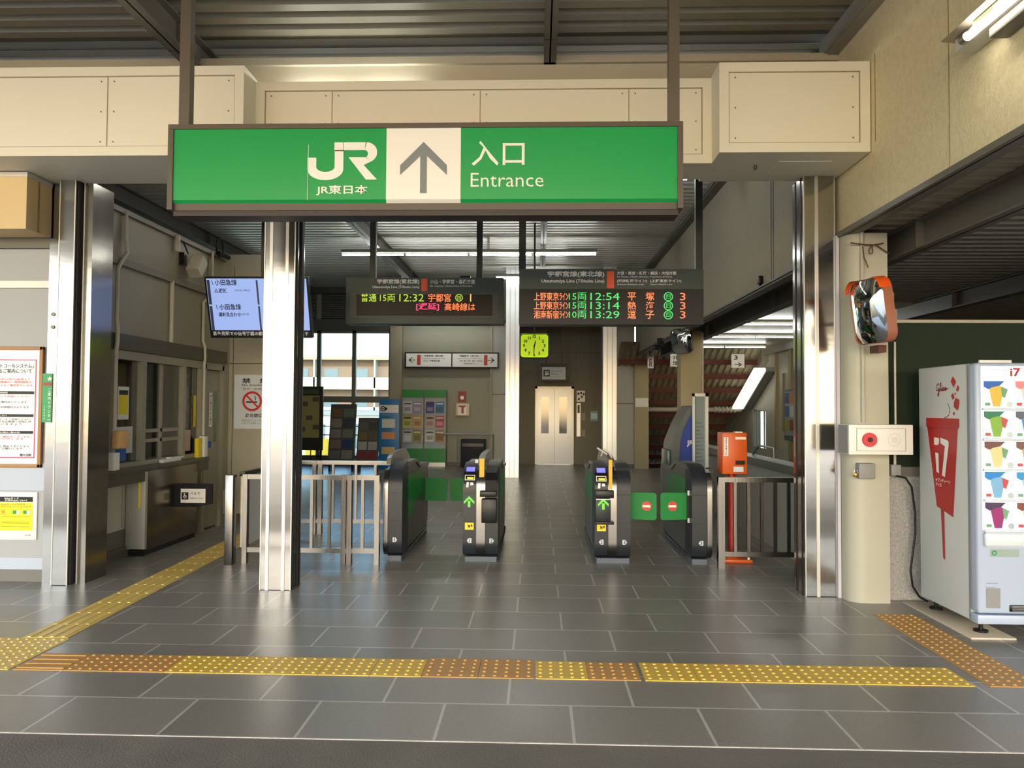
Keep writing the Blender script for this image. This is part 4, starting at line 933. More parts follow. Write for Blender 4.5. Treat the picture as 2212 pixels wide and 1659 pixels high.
t = thing('aed_box', 'ivory wall box with red poster above, right of the leaflet racks', 'wall box', (-1.9, 19.5, 1.25))
b = MB(); b.box(-2.09, -1.72, 19.5, 19.6, 1.26, 1.60, .04, 3); part('box', b, mat('ivory_box', (222, 206, 176), .4), t)
b = MB(); b.rect(-2.02, -1.80, 1.30, 1.56, front(19.496)); part('poster', b, m_signwhite, t)
b = MB(); b.rect(-2.0, -1.82, 1.50, 1.54, front(19.494)); b.rect(-1.93, -1.87, 1.34, 1.50, front(19.494)); part('poster_print', b, mat('brick_print', (170, 84, 52), .5), t)
b = MB(); b.box(-2.02, -1.82, 19.58, 19.6, 1.62, 1.90); part('red_notice', b, mat('dull_red_print', (158, 62, 62), .5), t)
b = MB(); b.disc((-1.92, 1.74), .05, front(19.576)); part('heart_mark', b, m_signwhite, t)
t = thing('waste_bin', 'black waste bin beside the leaflet racks at the back wall', 'waste bin', (-1.6, 19.3, 0))
b = MB(); b.box(-1.90, -1.30, 19.1, 19.5, .02, .70, .01); part('body', b, mat('matt_black', (30, 31, 33), .7), t)
b = MB(); b.box(-1.86, -1.34, 19.09, 19.10, .52, .60); part('slot', b, mat('bin_slot', (54, 56, 58), .4), t)
t = thing('back_handrail', 'thin grey handrail frame in front of the light back panel', 'handrail', (-1.3, 18.3, 0))
b = MB()
b.tube([(-2.3, 18.4, .85), (-1.05, 18.4, .85)], .02, 8); b.tube([(-1.05, 18.4, .86), (-1.05, 18.4, 0)], .02, 8); b.tube([(-1.9, 18.4, .85), (-1.9, 18.4, 0)], .015, 8); part('rail', b, m_steelstrip, t)
# window-side rail and stands
t = thing('window_rail', 'thin dark rail in front of the back window', 'handrail', (-5.5, 19.2, 0))
for z in (.25, .78, 1.0):
    b = MB(); b.tube([(-7.9, 19.3, z), (-3.8, 19.3, z)], .014, 6); part('bar', b, m_black, t)
for x in (-7, -6.1, -5.72, -4.75):
    b = MB(); b.cyl((x, 19.3, 0), (x, 19.3, 1.0), .014, seg=8); part('post', b, m_black, t)
t = thing('poster_stand', 'dark-framed stand with an olive poster, right behind the free-standing pillar', 'stand', (-5.5, 16.5, 0))
b = MB(); b.box(-5.35, -4.64, 16.5, 16.56, .55, 1.93); part('frame', b, mat('stand_black', (40, 42, 36), .4), t)
b = MB(); b.rect(-5.3, -4.71, .82, 1.73, front(16.497)); part('poster', b, mat('olive_poster', (150, 142, 88), .4), t)
b = MB(); b.rect(-5.3, -4.73, 1.77, 1.86, front(16.497)); part('title', b, mat('stand_title', (70, 84, 70), .4), t)
b = MB()
for i, (u, v) in enumerate(((-5.1, 1.5), (-4.86, 1.6), (-5.0, 1.2), (-4.85, 1.0), (-5.15, .95))): b.rect(u, u+.14, v, v+.1, front(16.494))
part('pictures', b, mat('dim_brown', (90, 80, 60), .5), t)
b = MB()
for x in (-5.3, -4.7): b.box(x, x+.04, 16.4, 16.7, 0, .03); b.box(x, x+.04, 16.52, 16.56, 0, .6)
part('foot', b, m_black, t)
def lean_rack(lab, x0, x1, y, z0, z1, cols):
    t = thing('pamphlet_stand', lab, 'leaflet rack', ((x0+x1)/2, y, 0), 'leaning pamphlet stands')
    lean = .25
    b = MB(); b.prism([(y, z0), (y+.05, z0), (y+.05+lean, z1), (y+lean, z1)], 'x', x0, x1); part('back', b, mat('dark_grey_stand', (74, 74, 72), .45), t)
    b = MB()
    for x in (x0+.02, x1-.05): b.box(x, x+.03, y, y+.3, 0, z0+.02)
    part('foot', b, m_black, t)
    nr = len(cols)//2
    for i, c in enumerate(cols):
        r, q = divmod(i, 2); za = z1-.06-(r+1)*(z1-z0-.1)/nr; ha = (z1-z0-.1)/nr-.04; xa = x0+.03+q*(x1-x0-.04)/2; xb = xa+(x1-x0-.1)/2
        pl = lambda u, v: (u, y-.012+lean*(v-z0)/(z1-z0), v)
        b = MB(); b.rect(xa, xb, za, za+ha, pl); part('pamphlet', b, flat(c), t)
    return t
lean_rack('tall dark pamphlet stand leaning back in front of the window', -4.82, -4.22, 17.6, .25, 1.55, [(120, 84, 60), (92, 110, 92), (130, 126, 112), (60, 64, 80), (126, 122, 116), (118, 116, 110), (124, 108, 92), (44, 62, 110), (110, 106, 100), (136, 132, 126)])
lean_rack('shorter pamphlet stand with maroon leaflets below, left of the blue board', -4.12, -3.62, 17.4, .25, 1.24, [(90, 86, 82), (62, 62, 60), (120, 96, 50), (84, 84, 70), (170, 164, 154), (160, 154, 146), (126, 40, 44), (120, 36, 42)])
t = thing('blue_notice_board', 'blue standing board with white panels beside the beige post', 'notice board', (-3.5, 17.5, 0))
b = MB(); b.box(-3.62, -3.15, 17.5, 17.56, .06, 1.68, .01); part('board', b, mat('board_blue', (36, 116, 176), .4), t)
p = front(17.497)
b = MB(); b.rect(-3.60, -3.17, 1.36, 1.54, p); part('white_band', b, m_signwhite, t)
b = MB(); b.disc((-3.53, 1.45), .06, front(17.494), 20, .04); b.poly([(-3.48, 1.50), (-3.42, 1.45), (-3.48, 1.40)], front(17.494)); b.rect(-3.56, -3.5, 1.44, 1.46, front(17.494)); part('route_mark', b, m_black, t)
lettering(t, [('のりかえ案内', -3.38, 1.43, front(17.494), dict(w=.2)), ('いま大切なおしらせです', -3.58, 1.30, p, dict(w=.40))], mat('pale_blue_print', (206, 226, 236), .5))
for z0, z1, c in ((1.02, 1.22, (206, 206, 190)), (.76, .92, (212, 140, 80)), (.42, .58, (216, 180, 110))):
    b = MB(); b.rect(-3.55, -3.25, z0, z1, p); part('panel', b, flat(c), t)
b = MB(); b.box(-3.62, -3.15, 17.45, 17.65, 0, .06); part('foot', b, m_grey, t)

# ================================================================== elevator
t = thing('elevator', 'steel elevator doors with two narrow windows in the taupe wall', 'elevator', (.44, 20.4, 0))
b = MB(); b.box(-.06, .0, 20.36, 20.45, 0, 2.06); b.box(.90, .96, 20.36, 20.45, 0, 2.06); b.box(-.06, .96, 20.36, 20.45, 2.0, 2.06); part('door_frame', b, m_steel2, t)
for x0, x1 in ((0, .447), (.453, .90)):
    b = MB(); b.box(x0, x1, 20.39, 20.42, .02, 2.0); d = part('door_leaf', b, mat('elevator_door_steel', (112, 114, 117), .24, 1.), t)
    w0 = .10 if x0 == 0 else .58
    b = MB(); b.box(w0, w0+.20, 20.384, 20.39, .82, 1.78); part('window', b, mat('elevator_window', (60, 68, 68), .08, 0, .8), d)
b = MB(); b.box(0, .90, 20.3, 20.42, 0, .02); part('sill', b, m_steelstrip, t)
t = thing('elevator_call_box', 'narrow steel call panel right of the elevator doors', 'control panel', (1.09, 20.42, .75))
b = MB(); b.box(1.04, 1.14, 20.42, 20.44, .74, 1.62); part('plate', b, m_steelstrip, t)
b = MB(); b.box(1.06, 1.12, 20.415, 20.42, 1.36, 1.58); part('display', b, m_black, t)
b = MB(); b.box(1.17, 1.27, 20.425, 20.44, .74, .92); b.box(1.17, 1.27, 20.425, 20.44, 1.17, 1.36); part('side_plate', b, m_wallgrey, t)
t = thing('elevator_notice', 'white notice with black pictograms above the elevator call panel', 'notice', (1.13, 20.43, 1.65))
b = MB(); b.box(1.04, 1.26, 20.425, 20.44, 1.66, 1.95); part('plate', b, m_signwhite, t)
b = MB()
for u, v in ((1.06, 1.84), (1.13, 1.86), (1.20, 1.83), (1.07, 1.70), (1.15, 1.76)): b.rect(u, u+.05, v, v+.06, front(20.422))
part('pictogram', b, m_black, t)
t = thing('elevator_notice', 'pale blue notice on the taupe wall right of the elevator', 'notice', (1.5, 20.43, 1.1))
b = MB(); b.box(1.40, 1.60, 20.43, 20.44, 1.15, 1.42); part('plate', b, mat('aqua_notice', (120, 178, 182), .5), t)
b = MB(); b.rect(1.42, 1.58, 1.21, 1.36, front(20.427)); part('text_block', b, mat('pale_blue_print', (206, 226, 236), .5), t)
t = thing('elevator_sign', 'black-framed elevator sign hanging above the steel doors', 'sign', (.41, 19.6, 2.18))
b = MB(); b.box(.08, .74, 19.56, 19.66, 2.17, 2.62); part('case', b, m_black, t)
b = MB(); b.rect(.115, .71, 2.215, 2.53, front(19.557)); part('face', b, mat('sign_pale_grey', (206, 208, 206), .5, spec=.2), t)
b = MB(); b.rect(.15, .31, 2.29, 2.46, front(19.554)); part('pictogram', b, m_black, t)
b = MB(); p = front(19.551); b.disc((.215, 2.41), .018, p); b.rect(.195, .235, 2.32, 2.385, p); b.disc((.265, 2.41), .015, p); b.rect(.25, .28, 2.33, 2.39, p); part('pictogram_figure', b, m_signwhite, t)
lettering(t, [('エレベーター', .345, 2.40, front(19.554), dict(w=.32, h=.05, bold=.01)), ('Elevator', .345, 2.34, front(19.554), dict(w=.15, h=.035))], m_black)
b = MB(); b.box(.2, .23, 19.6, 19.62, 2.62, 3.62); b.box(.6, .63, 19.6, 19.62, 2.62, 3.62); part('hanger', b, m_black, t)
# far pillars
for lab, x0, x1 in (('pale steel pillar left of the elevator recess, behind the clock', -.685, -.395), ('pale steel pillar right of the elevator recess', 1.40, 1.69)):
    t = thing('far_steel_pillar', lab, 'pillar', ((x0+x1)/2, 16.6, 0))
    b = MB(); b.box(x0, x1, 16.5, 16.79, 0, 4.53); part('cladding', b, mat('satin_pillar_steel', (206, 208, 210), .32, .85), t)
    b = MB()
    for x in (x0+.09, x1-.09): b.box(x-.01, x+.01, 16.494, 16.5, 0, 4.5)
    part('cover_strip', b, m_steelstrip, t)
b = MB(); b.box(2.41, 2.76, 19.2, 19.5, 0, 2.95); t = solo('far_column', b, mat('olive_beige_column', (172, 160, 122), .5), 'olive beige column left of the stairs, carrying a small white notice', 'column')
b = MB(); b.box(2.43, 2.75, 19.19, 19.2, 1.53, 1.75); solo('column_notice', b, m_signwhite, 'small white notice on the olive beige column left of the stairs', 'notice')
t = thing('inner_column', 'olive beige column behind the right departure board, with a convex mirror', 'column', (2.6, 13.4, 0))
b = MB(); b.box(2.44, 2.80, 13.2, 13.55, 0, 2.83, .02); part('shaft', b, mat('olive_beige_column', (172, 160, 122), .5), t)
b = MB(); b.cyl((2.82, 13.25, 0), (2.82, 13.25, 2.8), .02); part('conduit', b, m_pipe, t)
def convex_mirror(lab, c, yawd, tilt, w, h, rim, m_rim, name='convex_mirror', hood=None):
    """domed mirror facing -Y before it is turned; built about its own centre"""
    t = thing(name, lab, 'mirror', c, local=True); t.rotation_euler = (R(tilt), 0, R(yawd))
    n = 12; r = .28
    def outline(s, rr):
        o = []
        for qx, qz, a0 in ((1, 1, 0), (-1, 1, 90), (-1, -1, 180), (1, -1, 270)):
            for k in range(6):
                a = R(a0+k*18); o.append((qx*(w/2*s-rr)+rr*math.cos(a), qz*(h/2*s-rr)+rr*math.sin(a)))
        return o
    b = MB(); prev = None; bulge = .07; lv = [1, .9, .8, .7, .6, .5, .4, .3, .2, .1]
    for s in lv:
        ring = [b.bm.verts.new((p[0], -bulge*(1-((2*p[0]/w)**2+(2*p[1]/h)**2)/1.55)-.016, p[1])) for p in outline(s, w*.22*s)]
        if prev:
            for k in range(len(ring)): b.bm.faces.new((prev[k], prev[(k+1) % len(ring)], ring[(k+1) % len(ring)], ring[k]))
        prev = ring
    b.bm.faces.new(prev); part('mirror_face', b, m_mirror, t)
    b = MB(); o1, o2 = outline(1.0, w*.22), outline(1.035, w*.23)
    A = [b.bm.verts.new((p[0], -.02, p[1])) for p in o1]; B = [b.bm.verts.new((p[0], -.03, p[1])) for p in o2]; D = [b.bm.verts.new((p[0], .05, p[1])) for p in o2]
    k2 = len(A)
    for k in range(k2): b.bm.faces.new((A[k], A[(k+1) % k2], B[(k+1) % k2], B[k])); b.bm.faces.new((B[k], B[(k+1) % k2], D[(k+1) % k2], D[k]))
    b.bm.faces.new(D); part('rim', b, m_rim, t)
    if hood:
        for s in (-1, 1):
            b = MB(); o = [p for p in outline(1.06, w*.25) if p[1] > h*.26 and s*p[0] > w*.2]
            if s < 0: pass
            A = [b.bm.verts.new((p[0], -hood, p[1]*1.0)) for p in o]; B = [b.bm.verts.new((p[0], .04, p[1])) for p in o]
            for k in range(len(A)-1): b.bm.faces.new((A[k], A[k+1], B[k+1], B[k]))
            b.bm.faces.new(B[::-1] if s > 0 else B)
            part('orange_hood', b, mat('orange_hood', (232, 92, 24), .3), t)
    return t
t = convex_mirror('small convex mirror on the inner column below the right departure board', (2.42, 13.0, 2.63), -30, 12, .34, .40, .03, mat('dark_rim', (70, 66, 58), .5))
b = MB(); b.box(-.02, .02, .04, .25, .0, .06); part('bracket', b, m_beam, t)
# ================================================================== stair bay details
ORD = ['topmost', 'second', 'third', 'fourth', 'fifth', 'sixth', 'seventh', 'eighth', 'ninth', 'tenth']
for i in range(10):
    y = 18.9+i*.62; z = slope(y+.1)-.006
    b = MB(); b.box(2.0, 5.34, y, y+.07, z-.12, z); b.box(2.0, 5.34, y-.02, y+.09, z-.13, z-.12)
    solo('purlin', b, m_redbrown, 'red-brown purlin under the stair roof, %s' % ('topmost' if i == 0 else ORD[i]+' from the top'), 'purlin', 'red-brown purlins under the stair roof')
b = MB(); b.tube([(2.8, 20.2, 1.47), (5.3, 20.2, 1.47)], .06, 12)
for i in range(6): b.tube([(4.6+i*.1, 20.2, 1.47), (4.65+i*.1, 20.2, 1.47)], .085, 12)
solo('drain_pipe', b, m_pipe, 'level white pipe crossing in front of the stair roof', 'pipe')
def hung_plate(lab, x0, x1, y, z0, z1, txt):
    t = thing('hanging_plate', lab, 'sign', ((x0+x1)/2, y, z0))
    b = MB(); b.box(x0, x1, y, y+.02, z0, z1); part('plate', b, m_signwhite, t)
    b = MB(); b.text(txt, (x0+x1)/2, z0+.03, front(y-.004), w=(x1-x0)*.62, h=(z1-z0)-.06, align='c', bold=.02); part('print', b, m_black, t)
    b = MB(); b.box(x0+.05, x0+.06, y, y+.01, z1, 3.0); b.box(x1-.06, x1-.05, y, y+.01, z1, 3.0); part('hanger', b, m_beam, t)
hung_plate('narrow upright white plate hanging beside the olive beige column', 2.62, 2.76, 18.4, 2.45, 2.94, '階\n段')
hung_plate('square white plate with numerals left of the inner column', 3.12, 3.42, 18.2, 2.48, 2.78, '3番\n線')
hung_plate('square white plate with a numeral right of the inner column', 4.55, 4.85, 18.2, 2.46, 2.78, '3\n→')
t = thing('stair_poster', 'tall colourful poster board on the cream wall past the parapet', 'poster', (5.44, 16.3, 1.0))
b = MB(); b.box(5.40, 5.47, 15.95, 17.05, .82, 1.92); part('frame', b, mat('grey_green_frame', (84, 96, 92), .5), t)
pw = west(5.396)
b = MB(); b.rect(-17.0, -16.0, .93, 1.87, pw); part('sheet', b, mat('poster_grey', (150, 156, 152), .5), t)
cols = [(60, 90, 150), (190, 120, 60), (190, 50, 60), (70, 110, 170), (196, 196, 190), (178, 40, 60), (150, 160, 60), (150, 70, 60), (90, 80, 130)]
for i, c in enumerate(cols):
    r, q = divmod(i, 3); b = MB(); b.rect(-16.98+q*.33, -16.70+q*.33, 1.62-r*.29, 1.85-r*.29, west(5.393)); part('picture', b, flat(c), t)
t = thing('stair_handrail', 'bent steel handrail end above the parapet by the bright stair window', 'handrail', (2.65, 9.5, .93))
b = MB(); b.tube([(2.66, 8.75, .95), (2.66, 8.75, 1.055), (2.66, 9.35, 1.06), (2.66, 9.6, .94)], .012, 8); part('rail', b, m_steelstrip, t)
# standing kiosk behind the right gate
t = thing('ticket_kiosk', 'blue and grey curved kiosk standing behind the right ticket gate', 'kiosk', (2.1, 10.5, 0))
b = MB(); b.box(1.78, 2.36, 10.4, 11.2, 0, .72, .01); part('base', b, m_grey, t)
outer = [(1.77, .70), (1.78, .80), (1.82, 1.06), (1.91, 1.28), (2.0, 1.46), (2.07, 1.535), (2.13, 1.54)]
inner = [(2.14, 1.50), (2.09, 1.45), (2.03, 1.37), (1.96, 1.22), (1.92, 1.05), (1.90, .70)]
b = MB(); b.prism(outer+inner, 'y', 10.42, 11.1); part('curved_shell', b, mat('kiosk_grey', (86, 91, 91), .35, .2), t)
b = MB(); b.prism(inner[::-1]+[(2.20, 1.50), (2.20, .70)], 'y', 10.44, 11.05); part('blue_panel', b, mat('kiosk_blue', (22, 58, 146), .35), t)
b = MB(); b.text('JR', 2.01, .985, front(10.436), h=.085, bold=.02); part('logo', b, m_signwhite, t)
b = MB(); b.prism([(1.93, .80), (2.12, .74), (2.10, .60), (2.0, .58)], 'y', 10.38, 10.40); part('paper', b, m_white, t)
b = MB(); b.box(1.745, 1.80, 10.41, 10.9, .66, .94, .01); part('dark_side', b, mat('kiosk_teal', (56, 84, 80), .3), t)
t = thing('glass_board', 'upright white-framed glass board beside the blue kiosk', 'notice board', (2.16, 10.3, .7))
b = MB(); b.box(2.06, 2.085, 10.28, 10.34, .70, 1.70); b.box(2.225, 2.265, 10.28, 10.34, .70, 1.70); b.box(2.06, 2.265, 10.28, 10.34, 1.66, 1.70); b.box(2.06, 2.265, 10.28, 10.34, .0, .72); part('frame', b, m_white, t)
b = MB(); b.rect(2.085, 2.225, .72, 1.66, front(10.31)); part('sheet', b, mat('pale_blue_sheet', (140, 150, 148), .2), t)
b = MB()
for i in range(11): b.rect(2.10, 2.205-(i % 3)*.02, .80+i*.05, .815+i*.05, front(10.307))
part('print', b, mat('slate_print', (96, 112, 130), .5), t)

# ================================================================== right front: vending machine and fittings
VX, VY0, VY1 = 2.91, 5.20, 5.98
t = thing('ice_cream_vending_machine', 'white ice cream vending machine with a red cone on its side, at the right edge', 'vending machine', (3.4, 5.6, 0))
b = MB(); b.box(VX, 3.90, VY0+.10, VY1, .09, 1.815, .012); part('cabinet', b, mat('vending_grey_white', (206, 208, 206), .35), t)
b = MB(); b.box(VX-.006, 3.905, VY0, VY0+.095, .16, 1.815, .02, 3); d = part('front_door', b, m_vm, t)
b = MB(); b.box(VX-.004, 3.9, VY0+.01, VY0+.10, .09, .15, .006); part('skirt', b, m_vm, t)
b = MB(); b.box(3.10, 3.75, VY0-.004, VY0+.01, .175, .225, .01); 
part('vent', b, m_black, d)
for i in range(4):
    b = MB(); b.box(3.12, 3.73, VY0-.008, VY0-.003, .183+i*.010, .187+i*.010); part('vent_slat', b, m_grey, d)
for x in (2.985, 3.8):
    for y in (VY0+.12, VY1-.08):
        b = MB(); b.cyl((x, y, .02), (x, y, .10), .014); b.cyl((x, y, .0145), (x, y, .026), .045); part('foot', b, m_black, t)
b = MB(); b.box(2.935, 3.86, VY0-.003, VY0+.02, .70, 1.795, .01); w = part('display_window', b, mat('lit_display_back', (222, 230, 240), .3, emit=((214, 228, 246), .5)), t)
b = MB(); b.box(2.94, 3.86, VY0-.03, VY0, .60, .70, .02, 3); part('outlet_tray', b, mat('tray_white', (214, 222, 230), .25), t)
p = front(VY0-.006)
b = MB(); b.text('i7', 3.125, 1.722, p, w=.07, h=.058, bold=.03); part('logo', b, m_red, w)
TOPS = [[(24, 96, 190), (30, 120, 80), (110, 66, 56), (20, 130, 214), (64, 40, 80)], [(232, 140, 140), (90, 92, 110), (120, 80, 66), (40, 150, 210), (126, 70, 50)], [(200, 60, 80), (60, 140, 90), (70, 60, 120), (210, 150, 50), (180, 90, 130)], [(90, 60, 50), (220, 120, 60), (40, 90, 170), (190, 60, 70), (80, 130, 80)]]
CUP = [[(226, 186, 60), (130, 178, 60), (226, 210, 150), (120, 176, 220), (150, 30, 110)], [(240, 214, 204), (60, 140, 220), (220, 160, 90), (150, 206, 220), (230, 200, 90)], [(240, 200, 190), (170, 200, 90), (120, 100, 60), (240, 230, 190), (220, 180, 210)], [(140, 90, 70), (240, 190, 120), (240, 240, 230), (230, 120, 110), (170, 190, 110)]]
for r in range(5):
    z0 = 1.520-r*.2
    b = MB(); b.box(2.94, 3.86, VY0-.022, VY0-.002, z0-.022, z0-.006, .004); part('shelf_rail', b, mat('rail_pale', (206, 216, 226), .25), w)
    for c in range(4):
        x0 = 2.952+c*.206
        b = MB(); b.rect(x0, x0+.190, z0, z0+.176, p); q = part('flavour_card', b, mat('card_white', (234, 238, 242), .4, emit=((226, 236, 250), .3)), w)
        ck, tk = CUP[c][r], TOPS[c][r]
        b = MB(); b.poly([(x0+.0, z0+.172), (x0+.0, z0+.135), (x0+.03, z0+.118), (x0+.10, z0+.138), (x0+.135, z0+.172)][::-1], front(VY0-.008)); part('flavour_banner', b, flat(tk, .4), w)
        b = MB(); b.poly([(x0+.035, z0+.118), (x0+.05, z0+.13), (x0+.10, z0+.142), (x0+.135, z0+.128), (x0+.128, z0+.11), (x0+.105, z0+.004), (x0+.058, z0+.004)][::-1], front(VY0-.010)); part('cone_picture', b, flat(ck, .4), w)
        b = MB(); b.poly([(x0+.11, z0+.135), (x0+.155, z0+.118), (x0+.135, z0+.06), (x0+.118, z0+.07)][::-1], front(VY0-.011)); b.rect(x0+.006, x0+.04, z0+.01, z0+.03, front(VY0-.011)); part('pack_picture', b, flat((200, 70, 70) if (r+c) % 2 else (110, 160, 120), .4), w)
        b = MB(); b.disc((x0+.165, z0+.018), .02, front(VY0-.012), 18); part('select_button', b, mat('button_grey', (176, 184, 186), .3, .3), w)
b = MB(); b.rect(2.985, 3.17, .535, .585, front(VY0-.003)); l = part('energy_label', b, mat('label_grey_green', (150, 168, 158), .5), d)
b = MB(); b.disc((3.01, .56), .017, front(VY0-.005), r_in=.009); part('label_ring', b, mat('ring_green', (20, 140, 80), .5), t)
b = MB(); b.rect(2.955, 3.045, .20, .33, front(VY0-.003)); part('spec_label', b, m_grey, d)
b = MB(); b.rect(2.955, 3.01, .335, .338, front(VY0-.003)); b.rect(2.955, 3.03, .36, .364, front(VY0-.003)); part('small_print', b, m_grey, d)
b = MB(); b.box(2.95, 3.16, VY0+.03, VY0+.05, 1.815, 1.835, .003); part('top_lock', b, m_white, t)
b = MB(); b.box(VX-.003, VX, VY0+.10, VY0+.112, .1, 1.81); part('door_gap', b, m_grey, t)
# the red cup and letters on the left side (seen from -X: rightward is -Y)
ps = west(VX-.003)
def SU(px, py): pass
b = MB()
U = lambda y: -y
b.poly([(U(5.86), 1.44), (U(5.86), 1.375), (U(5.845), 1.375), (U(5.72), .80), (U(5.50), .75), (U(5.43), 1.375), (U(5.41), 1.375), (U(5.41), 1.44)], ps)
part('red_cup', b, m_red, t)
b = MB(); b.poly([(U(5.665), .79), (U(5.64), .442), (U(5.615), .43), (U(5.622), .78)], ps); part('red_stick', b, m_red, t)
b = MB(); b.rect(U(5.845), U(5.42), 1.366, 1.373, west(VX-.005)); part('cup_rim_line', b, mat('deep_red', (140, 10, 18), .4), t)
ps2 = west(VX-.005)
for dots in ([(5.745, 1.30), (5.745, 1.245), (5.69, 1.245), (5.675, 1.262), (5.675, 1.295)], [(5.73, 1.19), (5.715, 1.05), (5.68, 1.04), (5.685, 1.185)], [(5.655, 1.30), (5.655, 1.26), (5.595, 1.24), (5.64, 1.03), (5.60, 1.02), (5.545, 1.25), (5.545, 1.275), (5.565, 1.285)]):
    b = MB(); b.poly([(U(y), z) for y, z in dots], ps2); part('logo', b, m_signwhite, t)
b = MB(); b.text('セブンティーン\nアイス', U(5.63), .945, ps2, w=.20, h=.062, align='c', bold=.03); part('logo_print', b, m_signwhite, t)
for dots in ([(5.485, 1.735), (5.515, 1.70), (5.475, 1.655), (5.445, 1.695)], [(5.425, 1.675), (5.405, 1.655), (5.41, 1.635), (5.43, 1.625), (5.445, 1.64)], [(5.485, 1.62), (5.51, 1.60), (5.49, 1.57), (5.465, 1.585)], [(5.45, 1.585), (5.405, 1.57), (5.41, 1.52), (5.43, 1.495), (5.475, 1.52), (5.475, 1.55)], [(5.475, 1.49), (5.49, 1.475), (5.475, 1.46), (5.462, 1.475)], [(5.455, 1.624), (5.465, 1.612), (5.455, 1.60), (5.445, 1.612)]):
    b = MB(); b.poly([(U(y), z) for y, z in dots], ps); part('red_fleck', b, m_red, t)
b = MB()
cv = [(5.565, 1.545), (5.548, 1.535), (5.533, 1.515), (5.53, 1.49), (5.54, 1.463), (5.565, 1.447), (5.60, 1.441)]
for (ya, za), (yb, zb) in zip(cv, cv[1:]): b.poly([(U(ya), za), (U(yb), zb), (U(yb), zb+.008), (U(ya)-.008, za+.003)], ps)
part('swirl', b, mat('deep_red', (140, 10, 18), .4), t)
def script(parent, pts_list, pl, w, m, name):
    for pts in pts_list:
        b = MB()
        for (ua, va), (ub, vb) in zip(pts, pts[1:]):
            d = Vector((ub-ua, vb-va)); n = Vector((-d.y, d.x)).normalized()*w/2 if d.length else Vector((0, 0))
            e = d.normalized()*w*.4
            b.poly([(ua-n.x-e.x, va-n.y-e.y), (ub-n.x+e.x, vb-n.y+e.y), (ub+n.x+e.x, vb+n.y+e.y), (ua+n.x-e.x, va+n.y-e.y)], pl)
        part(name, b, m, parent)
g = lambda pts: [(U(5.71)+x*.0235, 1.625+y*.0235) for x, y in pts]
script(t, [g([(1.6, 2.3), (1.1, 2.8), (.4, 2.4), (0, 1.4), (.3, .6), (1, .6), (1.5, 1.4), (1.5, .2), (1.3, -.9), (.9, -1.1), (.8, -.5), (1.8, .5), (2.4, 1.6), (2.7, 2.9), (2.4, 2.9), (2.3, 1), (2.7, .5), (3.2, 1.3), (3.2, .6), (3.6, .5), (4.3, 1.4), (4.0, 1.5), (3.8, .9), (4.2, .5), (5.0, 1.2), (5.4, 1.5), (5.0, .8), (5.3, .5), (5.8, .9), (5.6, 1.4), (6.0, 1.0), (6.9, 1.1)]), g([(3.3, 2.0), (3.4, 2.2)])], ps, .007, m_red, 'script_logo')
b = MB(); b.box(2.84, 3.13, 5.17, 6.12, 0, .014, .003); solo('base_board', b, mat('beige_board', (206, 192, 170), .5), 'thin beige board under the left feet of the vending machine', 'board')
b = MB(); b.tube([(2.79, 6.1, .985), (2.86, 6.09, .97), (2.9, 6.08, .9), (2.925, 6.08, .7), (2.925, 6.08, .55), (2.905, 6.08, .4), (2.885, 6.08, .26), (2.90, 6.08, .14), (2.945, 6.07, .06), (3.0, 6.05, .03)], .008, 8)
solo('black_cable', b, m_black, 'black power cord hanging beside the pebble wall down to the vending machine', 'cord')
# fire alarm box
t = thing('fire_alarm_box', 'white steel wall box with round red alarm on the beige column', 'alarm box', (2.58, 5.9, 1.15))
b = MB(); b.box(2.345, 2.82, 5.88, 6.09, 1.16, 1.385, .004); part('box', b, m_white, t)
b = MB(); b.box(2.342, 2.346, 5.90, 6.08, 1.165, 1.38); part('side_plate', b, m_grey, t)
b = MB()
for (x0, x1, z0, z1) in ((2.40, 2.765, 1.355, 1.358), (2.40, 2.765, 1.187, 1.19), (2.40, 2.403, 1.187, 1.358), (2.762, 2.765, 1.187, 1.358)): b.box(x0, x1, 5.876, 5.881, z0, z1)
part('door_line', b, m_grey, t)
b = MB(); b.cyl((2.495, 5.862, 1.272), (2.495, 5.88, 1.272), .052, .054, 28); part('alarm_lamp', b, mat('alarm_red', (206, 24, 36), .35), t)
b = MB(); b.cyl((2.495, 5.855, 1.272), (2.495, 5.864, 1.272), .018); part('push_button', b, m_black, t)
b = MB(); b.disc((2.68, 1.272), .048, front(5.878), r_in=.044)
for k in range(5): b.rect(2.66+k*.01, 2.664+k*.01, 1.25, 1.295, front(5.878))
part('speaker_grille', b, mat('grille_grey', (206, 204, 200), .5), t)
t = thing('outlet_box', 'small grey padlocked box on the beige column under the alarm box', 'wall box', (2.53, 6.05, .96))
b = MB(); b.box(2.475, 2.60, 6.02, 6.09, .965, 1.085, .008, 3); part('box', b, m_grey, t)
b = MB(); b.box(2.445, 2.47, 6.03, 6.06, .98, 1.01, .004); part('padlock', b, mat('brass', (176, 130, 60), .3, 1.), t)
b = MB(); b.tube([(2.45, 6.045, 1.01), (2.452, 6.045, 1.035), (2.47, 6.045, 1.035), (2.475, 6.045, 1.0)], .004, 6); part('shackle', b, m_steelstrip, t)
t = thing('socket_box', 'grey socket box at the top of the pebble wall beside the beige column', 'socket', (2.79, 6.12, 1.0))
b = MB(); b.box(2.755, 2.83, 6.095, 6.16, .985, 1.07, .004); part('box', b, m_grey, t)
b = MB(); b.cyl((2.795, 6.125, 1.07), (2.795, 6.125, 1.24), .010); b.box(2.765, 2.83, 6.095, 6.15, 1.24, 1.37, .004); b.cyl((2.80, 6.12, 1.37), (2.80, 6.12, 2.03), .008); part('conduit', b, m_pipe, t)
